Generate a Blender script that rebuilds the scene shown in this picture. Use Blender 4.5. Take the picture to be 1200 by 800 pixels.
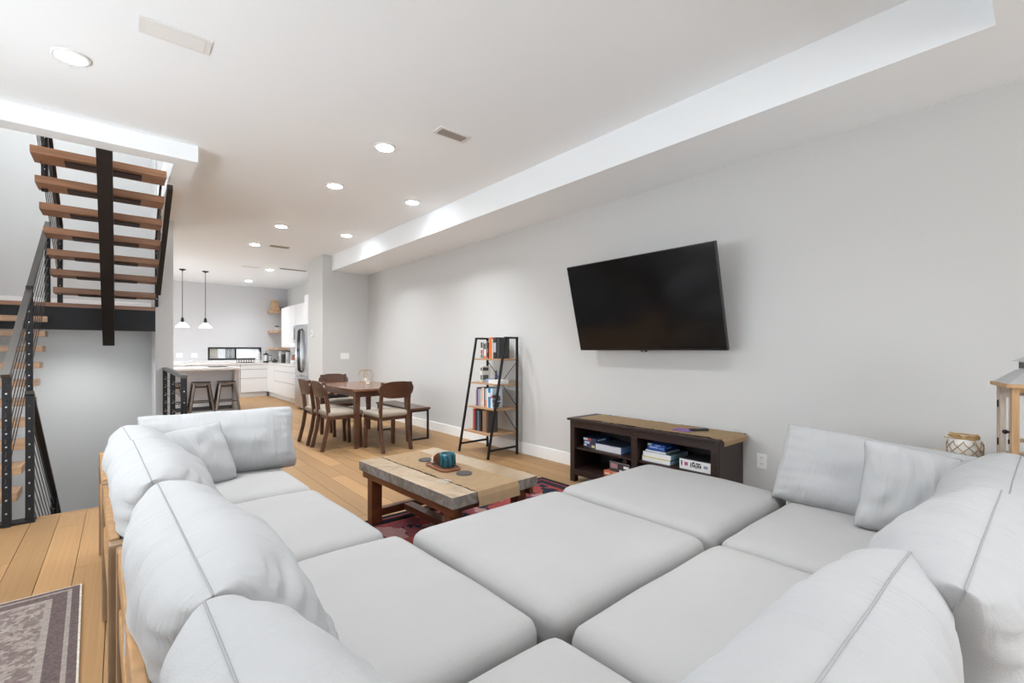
import bpy, bmesh, math, random
from mathutils import Vector, Matrix, noise
random.seed(7)
for o in list(bpy.data.objects): bpy.data.objects.remove(o)
scn = bpy.context.scene
COL = scn.collection
R = math.radians

# ------------------------------------------------------------------ camera
cam = bpy.data.cameras.new('camera'); cam.sensor_width = 36; cam.lens = 540.93/1200*36
cam.shift_y = 9.5/1200; cam.clip_start = .03; cam.clip_end = 200
co = bpy.data.objects.new('camera', cam); COL.objects.link(co)
co.location = (0, 0, 1.27); co.rotation_euler = (R(90), 0, -R(40.3715)); scn.camera = co
# ------------------------------------------------------------------ world, exposure
SKY_STRENGTH = 3.0
w = bpy.data.worlds.new('world'); scn.world = w; w.use_nodes = True
bg = w.node_tree.nodes['Background']; bg.inputs[0].default_value = (.90, .95, 1, 1); bg.inputs[1].default_value = SKY_STRENGTH
vs = scn.view_settings; vs.view_transform = 'Standard'; vs.look = 'None'; vs.exposure = 1.52; vs.gamma = 1; vs.use_curve_mapping = False
LAMP = 30.0      # radiance of the lamp lenses
SPOT = 68.0      # watts of the beam of one recessed lamp
def portal(x, y, z, sx, sy, rot):
    L = bpy.data.lights.new('window_portal', 'AREA'); L.shape = 'RECTANGLE'; L.size = sx; L.size_y = sy
    L.cycles.is_portal = True
    o = bpy.data.objects.new('window_portal', L); COL.objects.link(o); o.location = (x, y, z); o.rotation_euler = rot
portal(1.05, -5.52, 1.32, 4.9, 2.5, (R(90), 0, 0))          # faces +Y (into the room)
portal(-1.78, 11.9, 1.5, 2.4, 1.9, (R(90), 0, -R(90)))       # unseen kitchen window added for brightness, faces +X

portal(-1.80, 2.9, 1.5, 3.4, 1.4, (R(90), 0, -R(90)))         # unseen left window, placed to brighten wall and ceiling, faces +X
portal(-1.80, 6.7, 4.6, 1.8, 1.8, (R(90), 0, -R(90)))         # unseen window added high up to light the stairwell, faces +X

# ------------------------------------------------------------------ materials
MATS = {}
def mat(name, col, rough=.5, metal=0, var=0, vscale=4, stretch=None, bump=0, bscale=80, emit=0, trans=0, alpha=1, rand=0, spec=.5, coat=0, wrinkle=0):
    m = bpy.data.materials.new(name); m.use_nodes = True; MATS[name] = m
    nt = m.node_tree; b = nt.nodes['Principled BSDF']; N = nt.nodes.new; L = nt.links.new
    b.inputs['Base Color'].default_value = (*col, 1); b.inputs['Roughness'].default_value = rough; b.inputs['Metallic'].default_value = metal
    b.inputs['Specular IOR Level'].default_value = spec
    if coat: b.inputs['Coat Weight'].default_value = coat
    if trans: b.inputs['Transmission Weight'].default_value = trans; b.inputs['IOR'].default_value = 1.45
    if alpha < 1: b.inputs['Alpha'].default_value = alpha
    if emit: b.inputs['Emission Color'].default_value = (*col, 1); b.inputs['Emission Strength'].default_value = emit
    tc = None
    if var or bump:
        tc = N('ShaderNodeTexCoord'); mp = N('ShaderNodeMapping'); L(tc.outputs['Object'], mp.inputs[0])
        if stretch: mp.inputs['Scale'].default_value = stretch
        if rand:
            oi = N('ShaderNodeObjectInfo'); ml = N('ShaderNodeMath'); ml.operation = 'MULTIPLY'; ml.inputs[1].default_value = 37
            L(oi.outputs['Random'], ml.inputs[0]); L(ml.outputs[0], mp.inputs['Location'])
    colout = None
    if var:
        n = N('ShaderNodeTexNoise'); n.inputs['Scale'].default_value = vscale; n.inputs['Detail'].default_value = 5; L(mp.outputs[0], n.inputs['Vector'])
        cr = N('ShaderNodeValToRGB'); cr.color_ramp.elements[0].position = .3; cr.color_ramp.elements[1].position = .7
        cr.color_ramp.elements[0].color = (*[max(0, c*(1-var)) for c in col], 1); cr.color_ramp.elements[1].color = (*[min(1, c*(1+var)) for c in col], 1)
        L(n.outputs['Fac'], cr.inputs[0]); colout = cr.outputs[0]
    if rand:
        oi2 = N('ShaderNodeObjectInfo'); hs = N('ShaderNodeHueSaturation'); mr = N('ShaderNodeMapRange')
        mr.inputs['To Min'].default_value = 1-rand; mr.inputs['To Max'].default_value = 1+rand
        L(oi2.outputs['Random'], mr.inputs['Value']); L(mr.outputs[0], hs.inputs['Value'])
        if colout: L(colout, hs.inputs['Color'])
        else: hs.inputs['Color'].default_value = (*col, 1)
        colout = hs.outputs[0]
    if colout: L(colout, b.inputs['Base Color'])
    if bump:
        nb = N('ShaderNodeTexNoise'); nb.inputs['Scale'].default_value = bscale; nb.inputs['Detail'].default_value = 3
        L(mp.outputs[0], nb.inputs['Vector']); bp = N('ShaderNodeBump'); bp.inputs['Strength'].default_value = bump; bp.inputs['Distance'].default_value = .004
        L(nb.outputs['Fac'], bp.inputs['Height']); L(bp.outputs[0], b.inputs['Normal'])
        if wrinkle:
            mw_ = N('ShaderNodeMapping'); mw_.inputs['Scale'].default_value = (9, 2.2, 2.2); L(tc.outputs['Object'], mw_.inputs[0])
            nw = N('ShaderNodeTexNoise'); nw.inputs['Scale'].default_value = 1.6; nw.inputs['Detail'].default_value = 3; nw.inputs['Distortion'].default_value = .8; L(mw_.outputs[0], nw.inputs['Vector'])
            b2 = N('ShaderNodeBump'); b2.inputs['Strength'].default_value = wrinkle; b2.inputs['Distance'].default_value = .03
            L(nw.outputs['Fac'], b2.inputs['Height']); L(b2.outputs[0], bp.inputs['Normal'])
    return m
mat('paint', (.60, .60, .59), .65, bump=.06, bscale=220, spec=.25)
mat('ceil', (.90, .935, .96), .7, spec=.2)
mat('kitchen_paint', (.60, .60, .61), .65, spec=.25)
mat('trim', (.86, .86, .85), .4)
mat('oak', (.335, .195, .087), .5, var=.09, vscale=3, stretch=(5, .6, 1), rand=.17, spec=.3, bump=.05, bscale=40)
mat('gap', (.20, .11, .05), .8)
mat('tread_wood', (.33, .155, .075), .4, var=.25, vscale=4, stretch=(.6, 8, 8), rand=.08)
mat('tread_pale', (.45, .28, .16), .4, var=.2, vscale=4, stretch=(.6, 8, 8), rand=.08)
mat('steel_black', (.010, .010, .012), .5, spec=.3)
mat('steel_brown', (.022, .017, .015), .5, spec=.3)
mat('rail_top', (.06, .05, .042), .35, metal=.3)
mat('cable', (.10, .10, .10), .35, metal=.8)
mat('steel', (.55, .57, .59), .28, metal=1)
mat('steel_side', (.50, .54, .57), .35, metal=.8)
mat('chrome', (.8, .8, .8), .2, metal=1)
mat('linen', (.415, .410, .405), .9, bump=.35, bscale=500, spec=.15, var=.02, vscale=6)
mat('linen_back', (.42, .425, .43), .9, wrinkle=.45, bump=.3, bscale=450, spec=.15, var=.02, vscale=6)
mat('piping', (.33, .335, .34), .9, spec=.1)
mat('acacia', (.38, .21, .085), .42, var=.2, vscale=4, stretch=(5, 5, .8), rand=.06)
mat('acacia_end', (.25, .155, .085), .5, var=.2, vscale=5, rand=.06)
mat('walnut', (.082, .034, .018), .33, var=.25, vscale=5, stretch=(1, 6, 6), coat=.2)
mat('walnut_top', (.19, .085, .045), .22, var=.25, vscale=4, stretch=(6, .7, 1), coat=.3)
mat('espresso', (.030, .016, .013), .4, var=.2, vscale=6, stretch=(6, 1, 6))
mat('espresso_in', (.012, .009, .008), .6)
mat('cherry', (.13, .042, .016), .35, var=.25, vscale=5, stretch=(1, 1, 5))
mat('seat_cream', (.33, .285, .23), .9, bump=.2, bscale=300, spec=.15)
mat('kraft', (.62, .44, .265), .85, var=.06, vscale=20, bump=.2, bscale=120, spec=.15)
mat('burnt', (.06, .025, .012), .9)
mat('shelf_oak', (.42, .25, .13), .5, var=.15, vscale=5, stretch=(4, .6, 1))
mat('iron', (.010, .010, .011), .42, metal=.3)
mat('screen', (.005, .005, .006), .14, spec=.35)
mat('bezel', (.012, .012, .013), .35)
mat('plastic_white', (.82, .82, .80), .35)
mat('slot', (.10, .10, .10), .6)
mat('vent_white', (.78, .78, .76), .45)
mat('vent_dark', (.16, .13, .11), .7)
mat('gap_shade', (.34, .33, .32), .7)  # grey standing for shade in gaps between slats and between fronts
mat('vent_bronze', (.35, .30, .27), .5)
mat('cab_white', (.78, .78, .78), .3)
mat('quartz', (.76, .73, .71), .2, var=.08, vscale=8)
mat('island_panel', (.86, .85, .87), .5)
mat('island_end', (.46, .43, .41), .4)
mat('gunmetal', (.24, .205, .18), .4, metal=.7)
mat('gunmetal_dark', (.07, .06, .055), .45, metal=.6)
mat('glass', (1, 1, 1), .02, trans=1)
mat('thin_glass', (.9, .93, .93), .05, alpha=.10)
mat('milk_glass', (.95, .93, .90), .3, emit=1.2)
mat('black_glass', (.02, .02, .022), .1)
mat('whitewash', (.46, .38, .31), .75, var=.28, vscale=9, stretch=(7, 7, .9), bump=.3, bscale=60)
mat('pine', (.44, .27, .14), .7, var=.2, vscale=7, stretch=(7, 7, .8))
mat('zinc', (.52, .53, .54), .4, metal=.6, var=.1)
mat('gold', (.52, .34, .13), .42, metal=.6)
mat('raffia', (.48, .31, .13), .8)
mat('net', (.38, .28, .17), .85)
mat('jar_white', (.70, .68, .64), .35)
mat('petal', (.68, .58, .45), .8); mat('leaf', (.05, .09, .04), .6); mat('twig', (.30, .24, .18), .8)
mat('teal', (.006, .10, .135), .35, var=.35, vscale=30, coat=.3)
mat('teal_dark', (.002, .035, .05), .4)
mat('tray_wood', (.22, .085, .035), .4, var=.3, vscale=8, stretch=(1, 6, 1))
mat('slate', (.11, .11, .12), .6, var=.3, vscale=30)
mat('ceramic', (.75, .70, .62), .4)
mat('charcoal', (.02, .02, .022), .5)
mat('purple', (.20, .08, .32), .5)
mat('bamboo', (.56, .36, .22), .6, var=.2, vscale=10)
mat('lamp_glow', (.91, .955, 1), .5, emit=LAMP)
mat('beige_out', (.050, .039, .022), .8); mat('white_out', (.20, .20, .20), .7); mat('grey_out', (.008, .008, .008), .7)
def paint(c, rough=.55):
    k = 'c_%02x%02x%02x_%d' % (*[int(x*255) for x in c], int(rough*100))
    return k if k in MATS else (mat(k, c, rough) and k)

def marble():
    m = bpy.data.materials.new('marble'); m.use_nodes = True; MATS['marble'] = m
    nt = m.node_tree; b = nt.nodes['Principled BSDF']; N = nt.nodes.new; L = nt.links.new
    tc = N('ShaderNodeTexCoord'); n = N('ShaderNodeTexNoise'); n.inputs['Scale'].default_value = 5; n.inputs['Detail'].default_value = 9; n.inputs['Distortion'].default_value = 1.2
    L(tc.outputs['Object'], n.inputs['Vector']); cr = N('ShaderNodeValToRGB'); e = cr.color_ramp.elements
    e[0].position = .32; e[0].color = (.31, .235, .155, 1); e[1].position = .6; e[1].color = (.43, .32, .205, 1)  # beige of the top carries the kraft paper's reflection as colour
    x = e.new(.48); x.color = (.39, .29, .185, 1)
    L(n.outputs['Fac'], cr.inputs[0]); L(cr.outputs[0], b.inputs['Base Color']); b.inputs['Roughness'].default_value = .16
    m2 = m.copy(); m2.name = 'marble_edge'; MATS['marble_edge'] = m2
    e = [x for x in m2.node_tree.nodes if x.type == 'VALTORGB'][0].color_ramp.elements
    for i, c in enumerate(((.13, .105, .085), (.18, .15, .125), (.235, .215, .20))): e[i].color = (*c, 1)
    [x for x in m2.node_tree.nodes if x.type == 'TEX_NOISE'][0].inputs['Scale'].default_value = 14
    m2.node_tree.nodes['Principled BSDF'].inputs['Roughness'].default_value = .5
marble()
def rug_mat(name, field, motifs, border, edge, hx, hy, scale, bw):
    """woven rug: field colour broken by motifs, a border band following the rug's own rim (object coordinates)"""
    m = bpy.data.materials.new(name); m.use_nodes = True; MATS[name] = m
    nt = m.node_tree; b = nt.nodes['Principled BSDF']; N = nt.nodes.new; L = nt.links.new
    def math_(op, a, c):
        q = N('ShaderNodeMath'); q.operation = op
        for i, v in enumerate((a, c)):
            if v is None: continue
            if isinstance(v, (int, float)): q.inputs[i].default_value = v
            else: L(v, q.inputs[i])
        return q.outputs[0]
    def mix(f, a, c):
        q = N('ShaderNodeMix'); q.data_type = 'RGBA'; L(f, q.inputs[0])
        for i, v in ((6, a), (7, c)):
            if isinstance(v, tuple): q.inputs[i].default_value = (*v, 1)
            else: L(v, q.inputs[i])
        return q.outputs[2]
    tc = N('ShaderNodeTexCoord'); sx = N('ShaderNodeSeparateXYZ'); L(tc.outputs['Object'], sx.inputs[0])
    dx = math_('SUBTRACT', hx, math_('ABSOLUTE', sx.outputs[0], None)); dy = math_('SUBTRACT', hy, math_('ABSOLUTE', sx.outputs[1], None))
    d = math_('MINIMUM', dx, dy)
    v = N('ShaderNodeTexVoronoi'); v.inputs['Scale'].default_value = scale; v.distance = 'MANHATTAN'; L(tc.outputs['Object'], v.inputs['Vector'])
    sep = N('ShaderNodeSeparateColor'); L(v.outputs['Color'], sep.inputs[0])
    n = N('ShaderNodeTexNoise'); n.inputs['Scale'].default_value = scale*2.2; n.inputs['Detail'].default_value = 8; L(tc.outputs['Object'], n.inputs['Vector'])
    c = field
    for i, mc in enumerate(motifs):
        ch = math_('ADD', sep.outputs[i % 3], math_('MULTIPLY', n.outputs['Fac'], .5))
        c = mix(math_('GREATER_THAN', ch, .92), c, mc)
    wear = N('ShaderNodeTexNoise'); wear.inputs['Scale'].default_value = 60; wear.inputs['Detail'].default_value = 4; L(tc.outputs['Object'], wear.inputs['Vector'])
    cb = mix(math_('GREATER_THAN', n.outputs['Fac'], .53), border, motifs[0])
    c = mix(math_('LESS_THAN', d, bw), c, cb)
    ln = math_('LESS_THAN', math_('ABSOLUTE', math_('SUBTRACT', d, bw), None), .012); c = mix(ln, c, motifs[-1])
    ln = math_('LESS_THAN', math_('ABSOLUTE', math_('SUBTRACT', d, bw*.38), None), .008); c = mix(ln, c, motifs[-1])
    c = mix(math_('LESS_THAN', d, edge[1]), c, edge[0])
    hs = N('ShaderNodeHueSaturation'); L(math_('ADD', math_('MULTIPLY', wear.outputs['Fac'], .9), .55), hs.inputs['Value']); L(c, hs.inputs['Color'])
    L(hs.outputs[0], b.inputs['Base Color']); b.inputs['Roughness'].default_value = .95; b.inputs['Specular IOR Level'].default_value = .1
    bp = N('ShaderNodeBump'); bp.inputs['Strength'].default_value = .4; bp.inputs['Distance'].default_value = .003; L(wear.outputs['Fac'], bp.inputs['Height']); L(bp.outputs[0], b.inputs['Normal'])

# ------------------------------------------------------------------ builders
class B:
    def __init__(s): s.bm = bmesh.new()
    def box(s, x0, x1, y0, y1, z0, z1, bev=0, M=None):
        g = bmesh.ops.create_cube(s.bm, size=1)['verts']
        T = Matrix.Translation(((x0+x1)/2, (y0+y1)/2, (z0+z1)/2)) @ Matrix.Diagonal((x1-x0, y1-y0, z1-z0, 1))
        if M: T = M @ T
        bmesh.ops.transform(s.bm, matrix=T, verts=g)
        if bev:
            ed = list({e for v in g for e in v.link_edges})
            bmesh.ops.bevel(s.bm, geom=ed, offset=bev, segments=2, profile=.6, affect='EDGES', clamp_overlap=True)
        return s
    def cyl(s, p0, p1, r, r2=None, seg=10):
        p0, p1 = Vector(p0), Vector(p1); d = p1-p0
        T = Matrix.Translation((p0+p1)/2) @ d.to_track_quat('Z', 'Y').to_matrix().to_4x4()
        bmesh.ops.create_cone(s.bm, cap_ends=True, segments=seg, radius1=r, radius2=r if r2 is None else r2, depth=d.length, matrix=T)
        return s
    def bar(s, p0, p1, wx, wy, bev=0, up=(1, 0, 0)):
        """rectangular bar from p0 to p1; wx measured along `up`"""
        p0, p1 = Vector(p0), Vector(p1); d = (p1-p0); L = d.length; d.normalize(); u = Vector(up); u = (u-d*u.dot(d)).normalized(); v = d.cross(u)
        M = Matrix(((u.x, v.x, d.x, 0), (u.y, v.y, d.y, 0), (u.z, v.z, d.z, 0), (0, 0, 0, 1)))
        return s.box(-wx/2, wx/2, -wy/2, wy/2, -L/2, L/2, bev, Matrix.Translation((p0+p1)/2) @ M)
    def prism(s, pts, z0, z1, M=None):
        a = [s.bm.verts.new((x, y, z0)) for x, y in pts]; c = [s.bm.verts.new((x, y, z1)) for x, y in pts]
        s.bm.faces.new(a[::-1]); s.bm.faces.new(c); n = len(pts)
        for i in range(n): s.bm.faces.new((a[i], a[(i+1) % n], c[(i+1) % n], c[i]))
        if M: bmesh.ops.transform(s.bm, matrix=M, verts=a+c)
        return s
    def lathe(s, prof, seg=20, c=(0, 0, 0)):
        rings = []
        for r, z in prof:
            rings.append([s.bm.verts.new((c[0]+r*math.cos(2*math.pi*i/seg), c[1]+r*math.sin(2*math.pi*i/seg), c[2]+z)) for i in range(seg)])
        for a, d in zip(rings, rings[1:]):
            for i in range(seg): s.bm.faces.new((a[i], a[(i+1) % seg], d[(i+1) % seg], d[i]))
        s.bm.faces.new(rings[0][::-1]); s.bm.faces.new(rings[-1]); return s
    def tube(s, pts, r, seg=6, closed=False):
        pts = [Vector(p) for p in pts]; n = len(pts); rings = []
        for i, p in enumerate(pts):
            a = pts[(i-1) % n] if (closed or i) else p; c = pts[(i+1) % n] if (closed or i < n-1) else p
            d = (c-a).normalized(); q = d.to_track_quat('Z', 'Y')
            rings.append([s.bm.verts.new(p+q @ Vector((r*math.cos(2*math.pi*k/seg), r*math.sin(2*math.pi*k/seg), 0))) for k in range(seg)])
        for i in range(n if closed else n-1):
            a, c = rings[i], rings[(i+1) % n]
            for k in range(seg): s.bm.faces.new((a[k], a[(k+1) % seg], c[(k+1) % seg], c[k]))
        if not closed: s.bm.faces.new(rings[0][::-1]); s.bm.faces.new(rings[-1])
        return s
    def sphere(s, c, r, sub=2, sc=(1, 1, 1)):
        bmesh.ops.create_icosphere(s.bm, subdivisions=sub, radius=r, matrix=Matrix.Translation(c) @ Matrix.Diagonal((*sc, 1))); return s
    def mesh(s, name):
        bmesh.ops.recalc_face_normals(s.bm, faces=s.bm.faces); me = bpy.data.meshes.new(name); s.bm.to_mesh(me); s.bm.free(); return me
    def out(s, name, m, parent=None, smooth=False):
        me = s.mesh(name); me.materials.append(MATS[m])
        if smooth:
            for p in me.polygons: p.use_smooth = True
            if smooth == 'auto': me.set_sharp_from_angle(angle=R(40))
        o = bpy.data.objects.new(name, me); COL.objects.link(o); o.parent = parent; return o
def tag(o, label, cat, group=None, kind=None):
    o['label'] = label
    if cat: o['category'] = cat
    if group: o['group'] = group
    if kind: o['kind'] = kind
    return o
def thing(name, label, cat, loc=(0, 0, 0), rz=0, group=None):
    o = bpy.data.objects.new(name, None); COL.objects.link(o); o.location = loc; o.rotation_euler = (0, 0, rz); o.empty_display_size = .05
    return tag(o, label, cat, group)
def struct(o, label=None):
    o['kind'] = 'structure'
    if label: o['label'] = label
    return o
def copy_tree(o, parent=None):
    c = o.copy(); COL.objects.link(c); c.parent = parent
    for ch in list(o.children): copy_tree(ch, c)
    return c
def part(name, m, parent, *boxes, bev=0, smooth=False):
    b = B()
    for q in boxes: b.box(*q, bev)
    return b.out(name, m, parent, smooth)

# ================================================================== the setting
XW, XL, YB, YK, ZC = 3.775, -1.75, -5.5, 14.7, 3.05
YE, XE = 8.875, 2.893               # end wall of the living room, its free edge
XO, YO, YS = .361, 4.97, 8.35       # stair opening: right edge, near edge, back wall
fl = B(); T0, T1 = -.30, -.022
fl.box(XL, XW, YB, YO, T0, T1); fl.box(XO+.03, XW, YO, YK, T0, T1); fl.box(XL, XO+.03, YS+.12, YK, T0, T1)
floor = struct(fl.out('floor', 'gap'), 'floor of wide honey oak planks')
struct(part('trim_1', 'oak', None, (XL, XO+.08, YO, YO+.03, -.05, .002), (XO+.03, XO+.08, YO+.03, YS, -.05, .002)), 'oak nosing along the stair opening')
cube_me = B().box(-.5, .5, -.5, .5, -.5, .5).mesh('plank'); cube_me.materials.append(MATS['oak'])
PW = .149; x = -.049
while x > XL: x -= PW
pc = 0; rows = []
PW2 = PW
while x < XW:
    a, c = max(x, XL), min(x+PW2, XW); x += PW2
    if c-a < .02: continue
    segs = [(YB, YO)] if c <= XO+.08 else [(YB, 9.6)]
    rows.append((a, c, segs))
def add_plank(a, c, y0, y1):
    o = bpy.data.objects.new('plank', cube_me); COL.objects.link(o); o.parent = floor
    o.location = ((a+c)/2, (y0+y1)/2, -.011); o.scale = (c-a-.003, y1-y0-.0035, .022)
SEED_ENDS = {-.347: [4.598, 2.7], -.198: [3.69, 1.9], -.049: [3.272, 3.85-1.9]}
for a, c, segs in rows:
    for s0, s1 in segs:
        cuts = []
        for k, v in SEED_ENDS.items():
            if abs(a-k) < .01: cuts = sorted(v)
        if not cuts:
            y = s0+random.uniform(.3, 1.6)
            while y < s1-.3: cuts.append(y); y += random.uniform(1.3, 2.3)
        ys = [s0]+cuts+[s1]
        for y0, y1 in zip(ys, ys[1:]):
            if y1 < .6: continue
            add_plank(a, c, y0, y1); pc += 1
near = B(); near.box(XL, XW, YB, .6, -.022, -.001)     # behind the camera and the far kitchen: plain board floor
near.box(XO+.03, XW, 9.6, YK, -.022, 0); near.box(XL, XO+.03, YS+.12, YK, -.022, 0)
struct(near.out('floor_boards', 'oak', floor))

# walls
struct(part('wall_right', 'paint', None, (XW, XW+.15, YB, YK+.15, -.3, 3.3)), 'long pale grey painted wall behind the television')
struct(part('wall_end', 'paint', None, (XE, XW, YE, 9.72, 0, ZC)), 'short wall at the far end of the living room')
struct(part('wall_kitchen', 'kitchen_paint', None, (XL, 1.80, YK, YK+.15, 0, 3.3), (3.09, XW, YK, YK+.15, 0, 3.3), (1.80, 3.09, YK, YK+.15, 0, .985), (1.80, 3.09, YK, YK+.15, 1.335, 3.3)), 'grey kitchen wall with a low strip window')
struct(part('wall_left', 'paint', None, (XL-.15, XL, YB, 1.2, -3.2, 6.2), (XL-.15, XL, 4.6, 5.8, -3.2, 6.2), (XL-.15, XL, 7.6, 10.65, -3.2, 6.2), (XL-.15, XL, 5.8, 7.6, -3.2, 3.7), (XL-.15, XL, 5.8, 7.6, 5.5, 6.2), (XL-.15, XL, 1.2, 4.6, -3.2, .8), (XL-.15, XL, 1.2, 4.6, 2.2, 6.2), (XL-.15, XL, 13.15, YK+.15, 0, 3.3), (XL-.15, XL, 10.65, 13.15, 0, .5), (XL-.15, XL, 10.65, 13.15, 2.5, 3.3)))
struct(part('wall_stairwell', 'paint', None, (XL, .343, YS, YS+.12, -3.2, 6.2)), 'white wall at the back of the stairwell')
struct(part('wall_partition', 'paint', None, (.343, .525, 7.31, YS+.12, -3.2, 6.2)), 'narrow wall end beside the stairs')
struct(part('wall_back', 'paint', None, (XL, -1.4, YB-.15, YB, 0, 3.3), (3.5, XW, YB-.15, YB, 0, 3.3), (-1.4, 3.5, YB-.15, YB, 2.6, 3.3), (-1.4, 3.5, YB-.15, YB, -.3, .05)))
# shaft of the stairwell below and above
struct(part('wall_shaft_lower', 'paint', None, (XL, XO+.08, YO-.12, YO-.0, -3.2, -.30), (XO+.0, XO+.1, YO, 7.31, -3.2, -.06)))
struct(part('floor_lower', 'oak', None, (XL, XO+.1, YO-.1, YS, -3.3, -3.2)))
struct(part('wall_shaft_upper', 'paint', None, (XL, .525, 4.87, 4.99, 3.3, 6.2), (XO, .525, 4.99, 7.31, 3.3, 6.2)))
struct(part('ceiling_upper', 'ceil', None, (XL, .525, 4.87, YS, 6.2, 6.3)))
# ceiling with the dropped band near the camera, the long soffit and the header round the stair opening
struct(part('ceiling', 'ceil', None, (XL, XW, YB, 4.87, ZC, 3.3), (.525, XW, 4.87, YK, ZC, 3.3), (XL, .525, YS+.12, YK, ZC, 3.3)), 'white ceiling')
struct(part('trim_2', 'ceil', None, (3.065, XW, .175, YE, 2.76, ZC), (XL, XW, YB, .175, 2.76, ZC)), 'white boxed soffit along the wall')
struct(part('trim_3', 'ceil', None, (XL, .525, 4.867, 5.046, 2.91, 3.3), (XO, .525, 5.046, 7.31, 2.91, 3.3)), 'white dropped header round the stair opening')
def baseboard(n, *bx):
    b = B()
    for q in bx: b.box(*q, .004)
    struct(b.out('baseboard_'+n, 'trim'))
baseboard('right', (XW-.018, XW, YB, YE, 0, .135)); baseboard('end', (XE, XW-.018, YE-.016, YE, 0, .135)); baseboard('end_side', (XE-.016, XE, YE-.016, 9.7, 0, .135))
baseboard('landing', (XL, .343, YS-.016, YS, 1.80, 1.93))
# window behind the camera
def window(name, x0, x1, z0, z1, y, ncol, m='trim', fr=.06, lab=None, axis='x'):
    b = B(); b.box(x0, x1, y-.05, y+.05, z0, z0+fr); b.box(x0, x1, y-.05, y+.05, z1-fr, z1)
    wdt = (x1-x0)/ncol
    for i in range(ncol+1):
        xx = min(max(x0+i*wdt, x0+fr/2), x1-fr/2); b.box(xx-fr/2, xx+fr/2, y-.05, y+.05, z0+fr, z1-fr)
    o = struct(b.out(name, m), lab)
    for i in range(ncol): part('pane', 'thin_glass', o, (x0+i*wdt+fr/2, x0+(i+1)*wdt-fr/2, y-.004, y+.004, z0+fr, z1-fr))
    return o
window('window_1', -1.4, 3.5, .05, 2.6, YB-.08, 4)
k = window('window_2', 1.80, 3.09, .985, 1.335, YK+.05, 2, 'steel_black', .045, 'low strip window with a black frame above the kitchen counter')
o = window('kitchen_fill_window', 10.65, 13.15, .5, 2.5, 0, 2)  # out of view, added to brighten the kitchen and far ceiling
o.rotation_euler = (0, 0, R(90)); o.location = (XL-.08, 0, 0)

o = window('unseen_window_left', 1.2, 4.6, .8, 2.2, 0, 3)  # out of view, daylight from the left, placed to lift wall and ceiling
o.rotation_euler = (0, 0, R(90)); o.location = (XL-.08, 0, 0)
o = window('stairwell_fill_window', 5.8, 7.6, 3.7, 5.5, 0, 1)  # out of view, added so light falls down the stairwell
o.rotation_euler = (0, 0, R(90)); o.location = (XL-.08, 0, 0)

# what stands outside the kitchen window
ob = thing('neighbour_house', 'beige and white house wall seen through the low kitchen window', 'house', (3.0, 16.6, 0))
part('wall', 'white_out', ob, (-.3, 2.6, 0, .2, 0, 3)); part('corner_board', 'beige_out', ob, (-1.0, -.72, -.05, .2, 0, 3)); part('side_wall', 'white_out', ob, (-.72, -.3, .05, .2, 0, 3))
for xx in (-.47, -.37, -.27): part('downpipe', 'grey_out', ob, (xx-.03, xx+.03, 0, .05, 0, 3))
part('eave', 'charcoal', ob, (.18, .42, -.25, .0, 1.29, 1.50))

# ------------------------------------------------------------------ recessed lights
def downlight(x, y, z, label, r=.075, pw=1):
    t = thing('recessed_light', label, 'light', (x, y, z), group='recessed ceiling lights')
    B().lathe([(r+.018, -.001), (r+.018, -.008), (r, -.012), (r, -.001)], 28).out('trim_ring', 'trim', t, True)
    B().lathe([(r-.001, -.006), (r-.001, -.011), (r*.6, -.019), (r*.2, -.022)], 28).out('lens', 'lamp_glow', t, True)
    L = bpy.data.lights.new('beam', 'SPOT'); L.energy = SPOT*pw; L.spot_size = R(136); L.spot_blend = 1; L.shadow_soft_size = .07; L.color = (.95, .975, 1)
    lo = bpy.data.objects.new('beam', L); COL.objects.link(lo); lo.parent = t; lo.location = (0, 0, -.02)
    return t
for x, y, l in ((-.225, 3.87, 'round recessed light between the stair header and the long white slotted vent'), (1.775, 3.81, 'round recessed light beside the small grey slatted vent'),
    (1.78, 5.06, 'round recessed light between the small grey vent and the dining table'), (2.69, 5.02, 'round recessed light close to the long soffit'), (1.775, 7.22, 'round recessed light above the open side of the dining table'), (2.69, 7.14, 'round recessed light throwing a bright scallop onto the soffit'),
    (1.74, 8.75, 'round recessed light beside the bronze ceiling vent'), (2.545, 11.3, 'round recessed light between the two flush kitchen ceiling vents'), (2.54, 13.5, 'round recessed light near the kitchen back wall'),
    (1.78, .95, 'round recessed light over the sofa ottomans'), (-.225, 1.6, 'round recessed light over the runner rug'),
    (.35, 13.5, 'round recessed light over the kitchen sink'), (.2, 12.0, 'round recessed light behind the stair wall in the kitchen'), (.5, 9.9, 'added unseen light brightening the kitchen island front')):  # the last lamp is added out of view to light the island front
    downlight(x, y, ZC, l)
for x, y, z, l in ((-1.2, 6.3, 6.2, 'added unseen light high above the lower stair flight'), (-.1, 6.3, 6.2, 'added unseen light high above the upper stair flight')): downlight(x, y, z, l)  # both added out of view as light from upstairs
downlight(-.45, 7.55, 1.63, 'round recessed light under the stair landing', pw=.75)
downlight(1.4, -1.2, 2.76, 'round recessed light in the dropped ceiling band')

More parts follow.
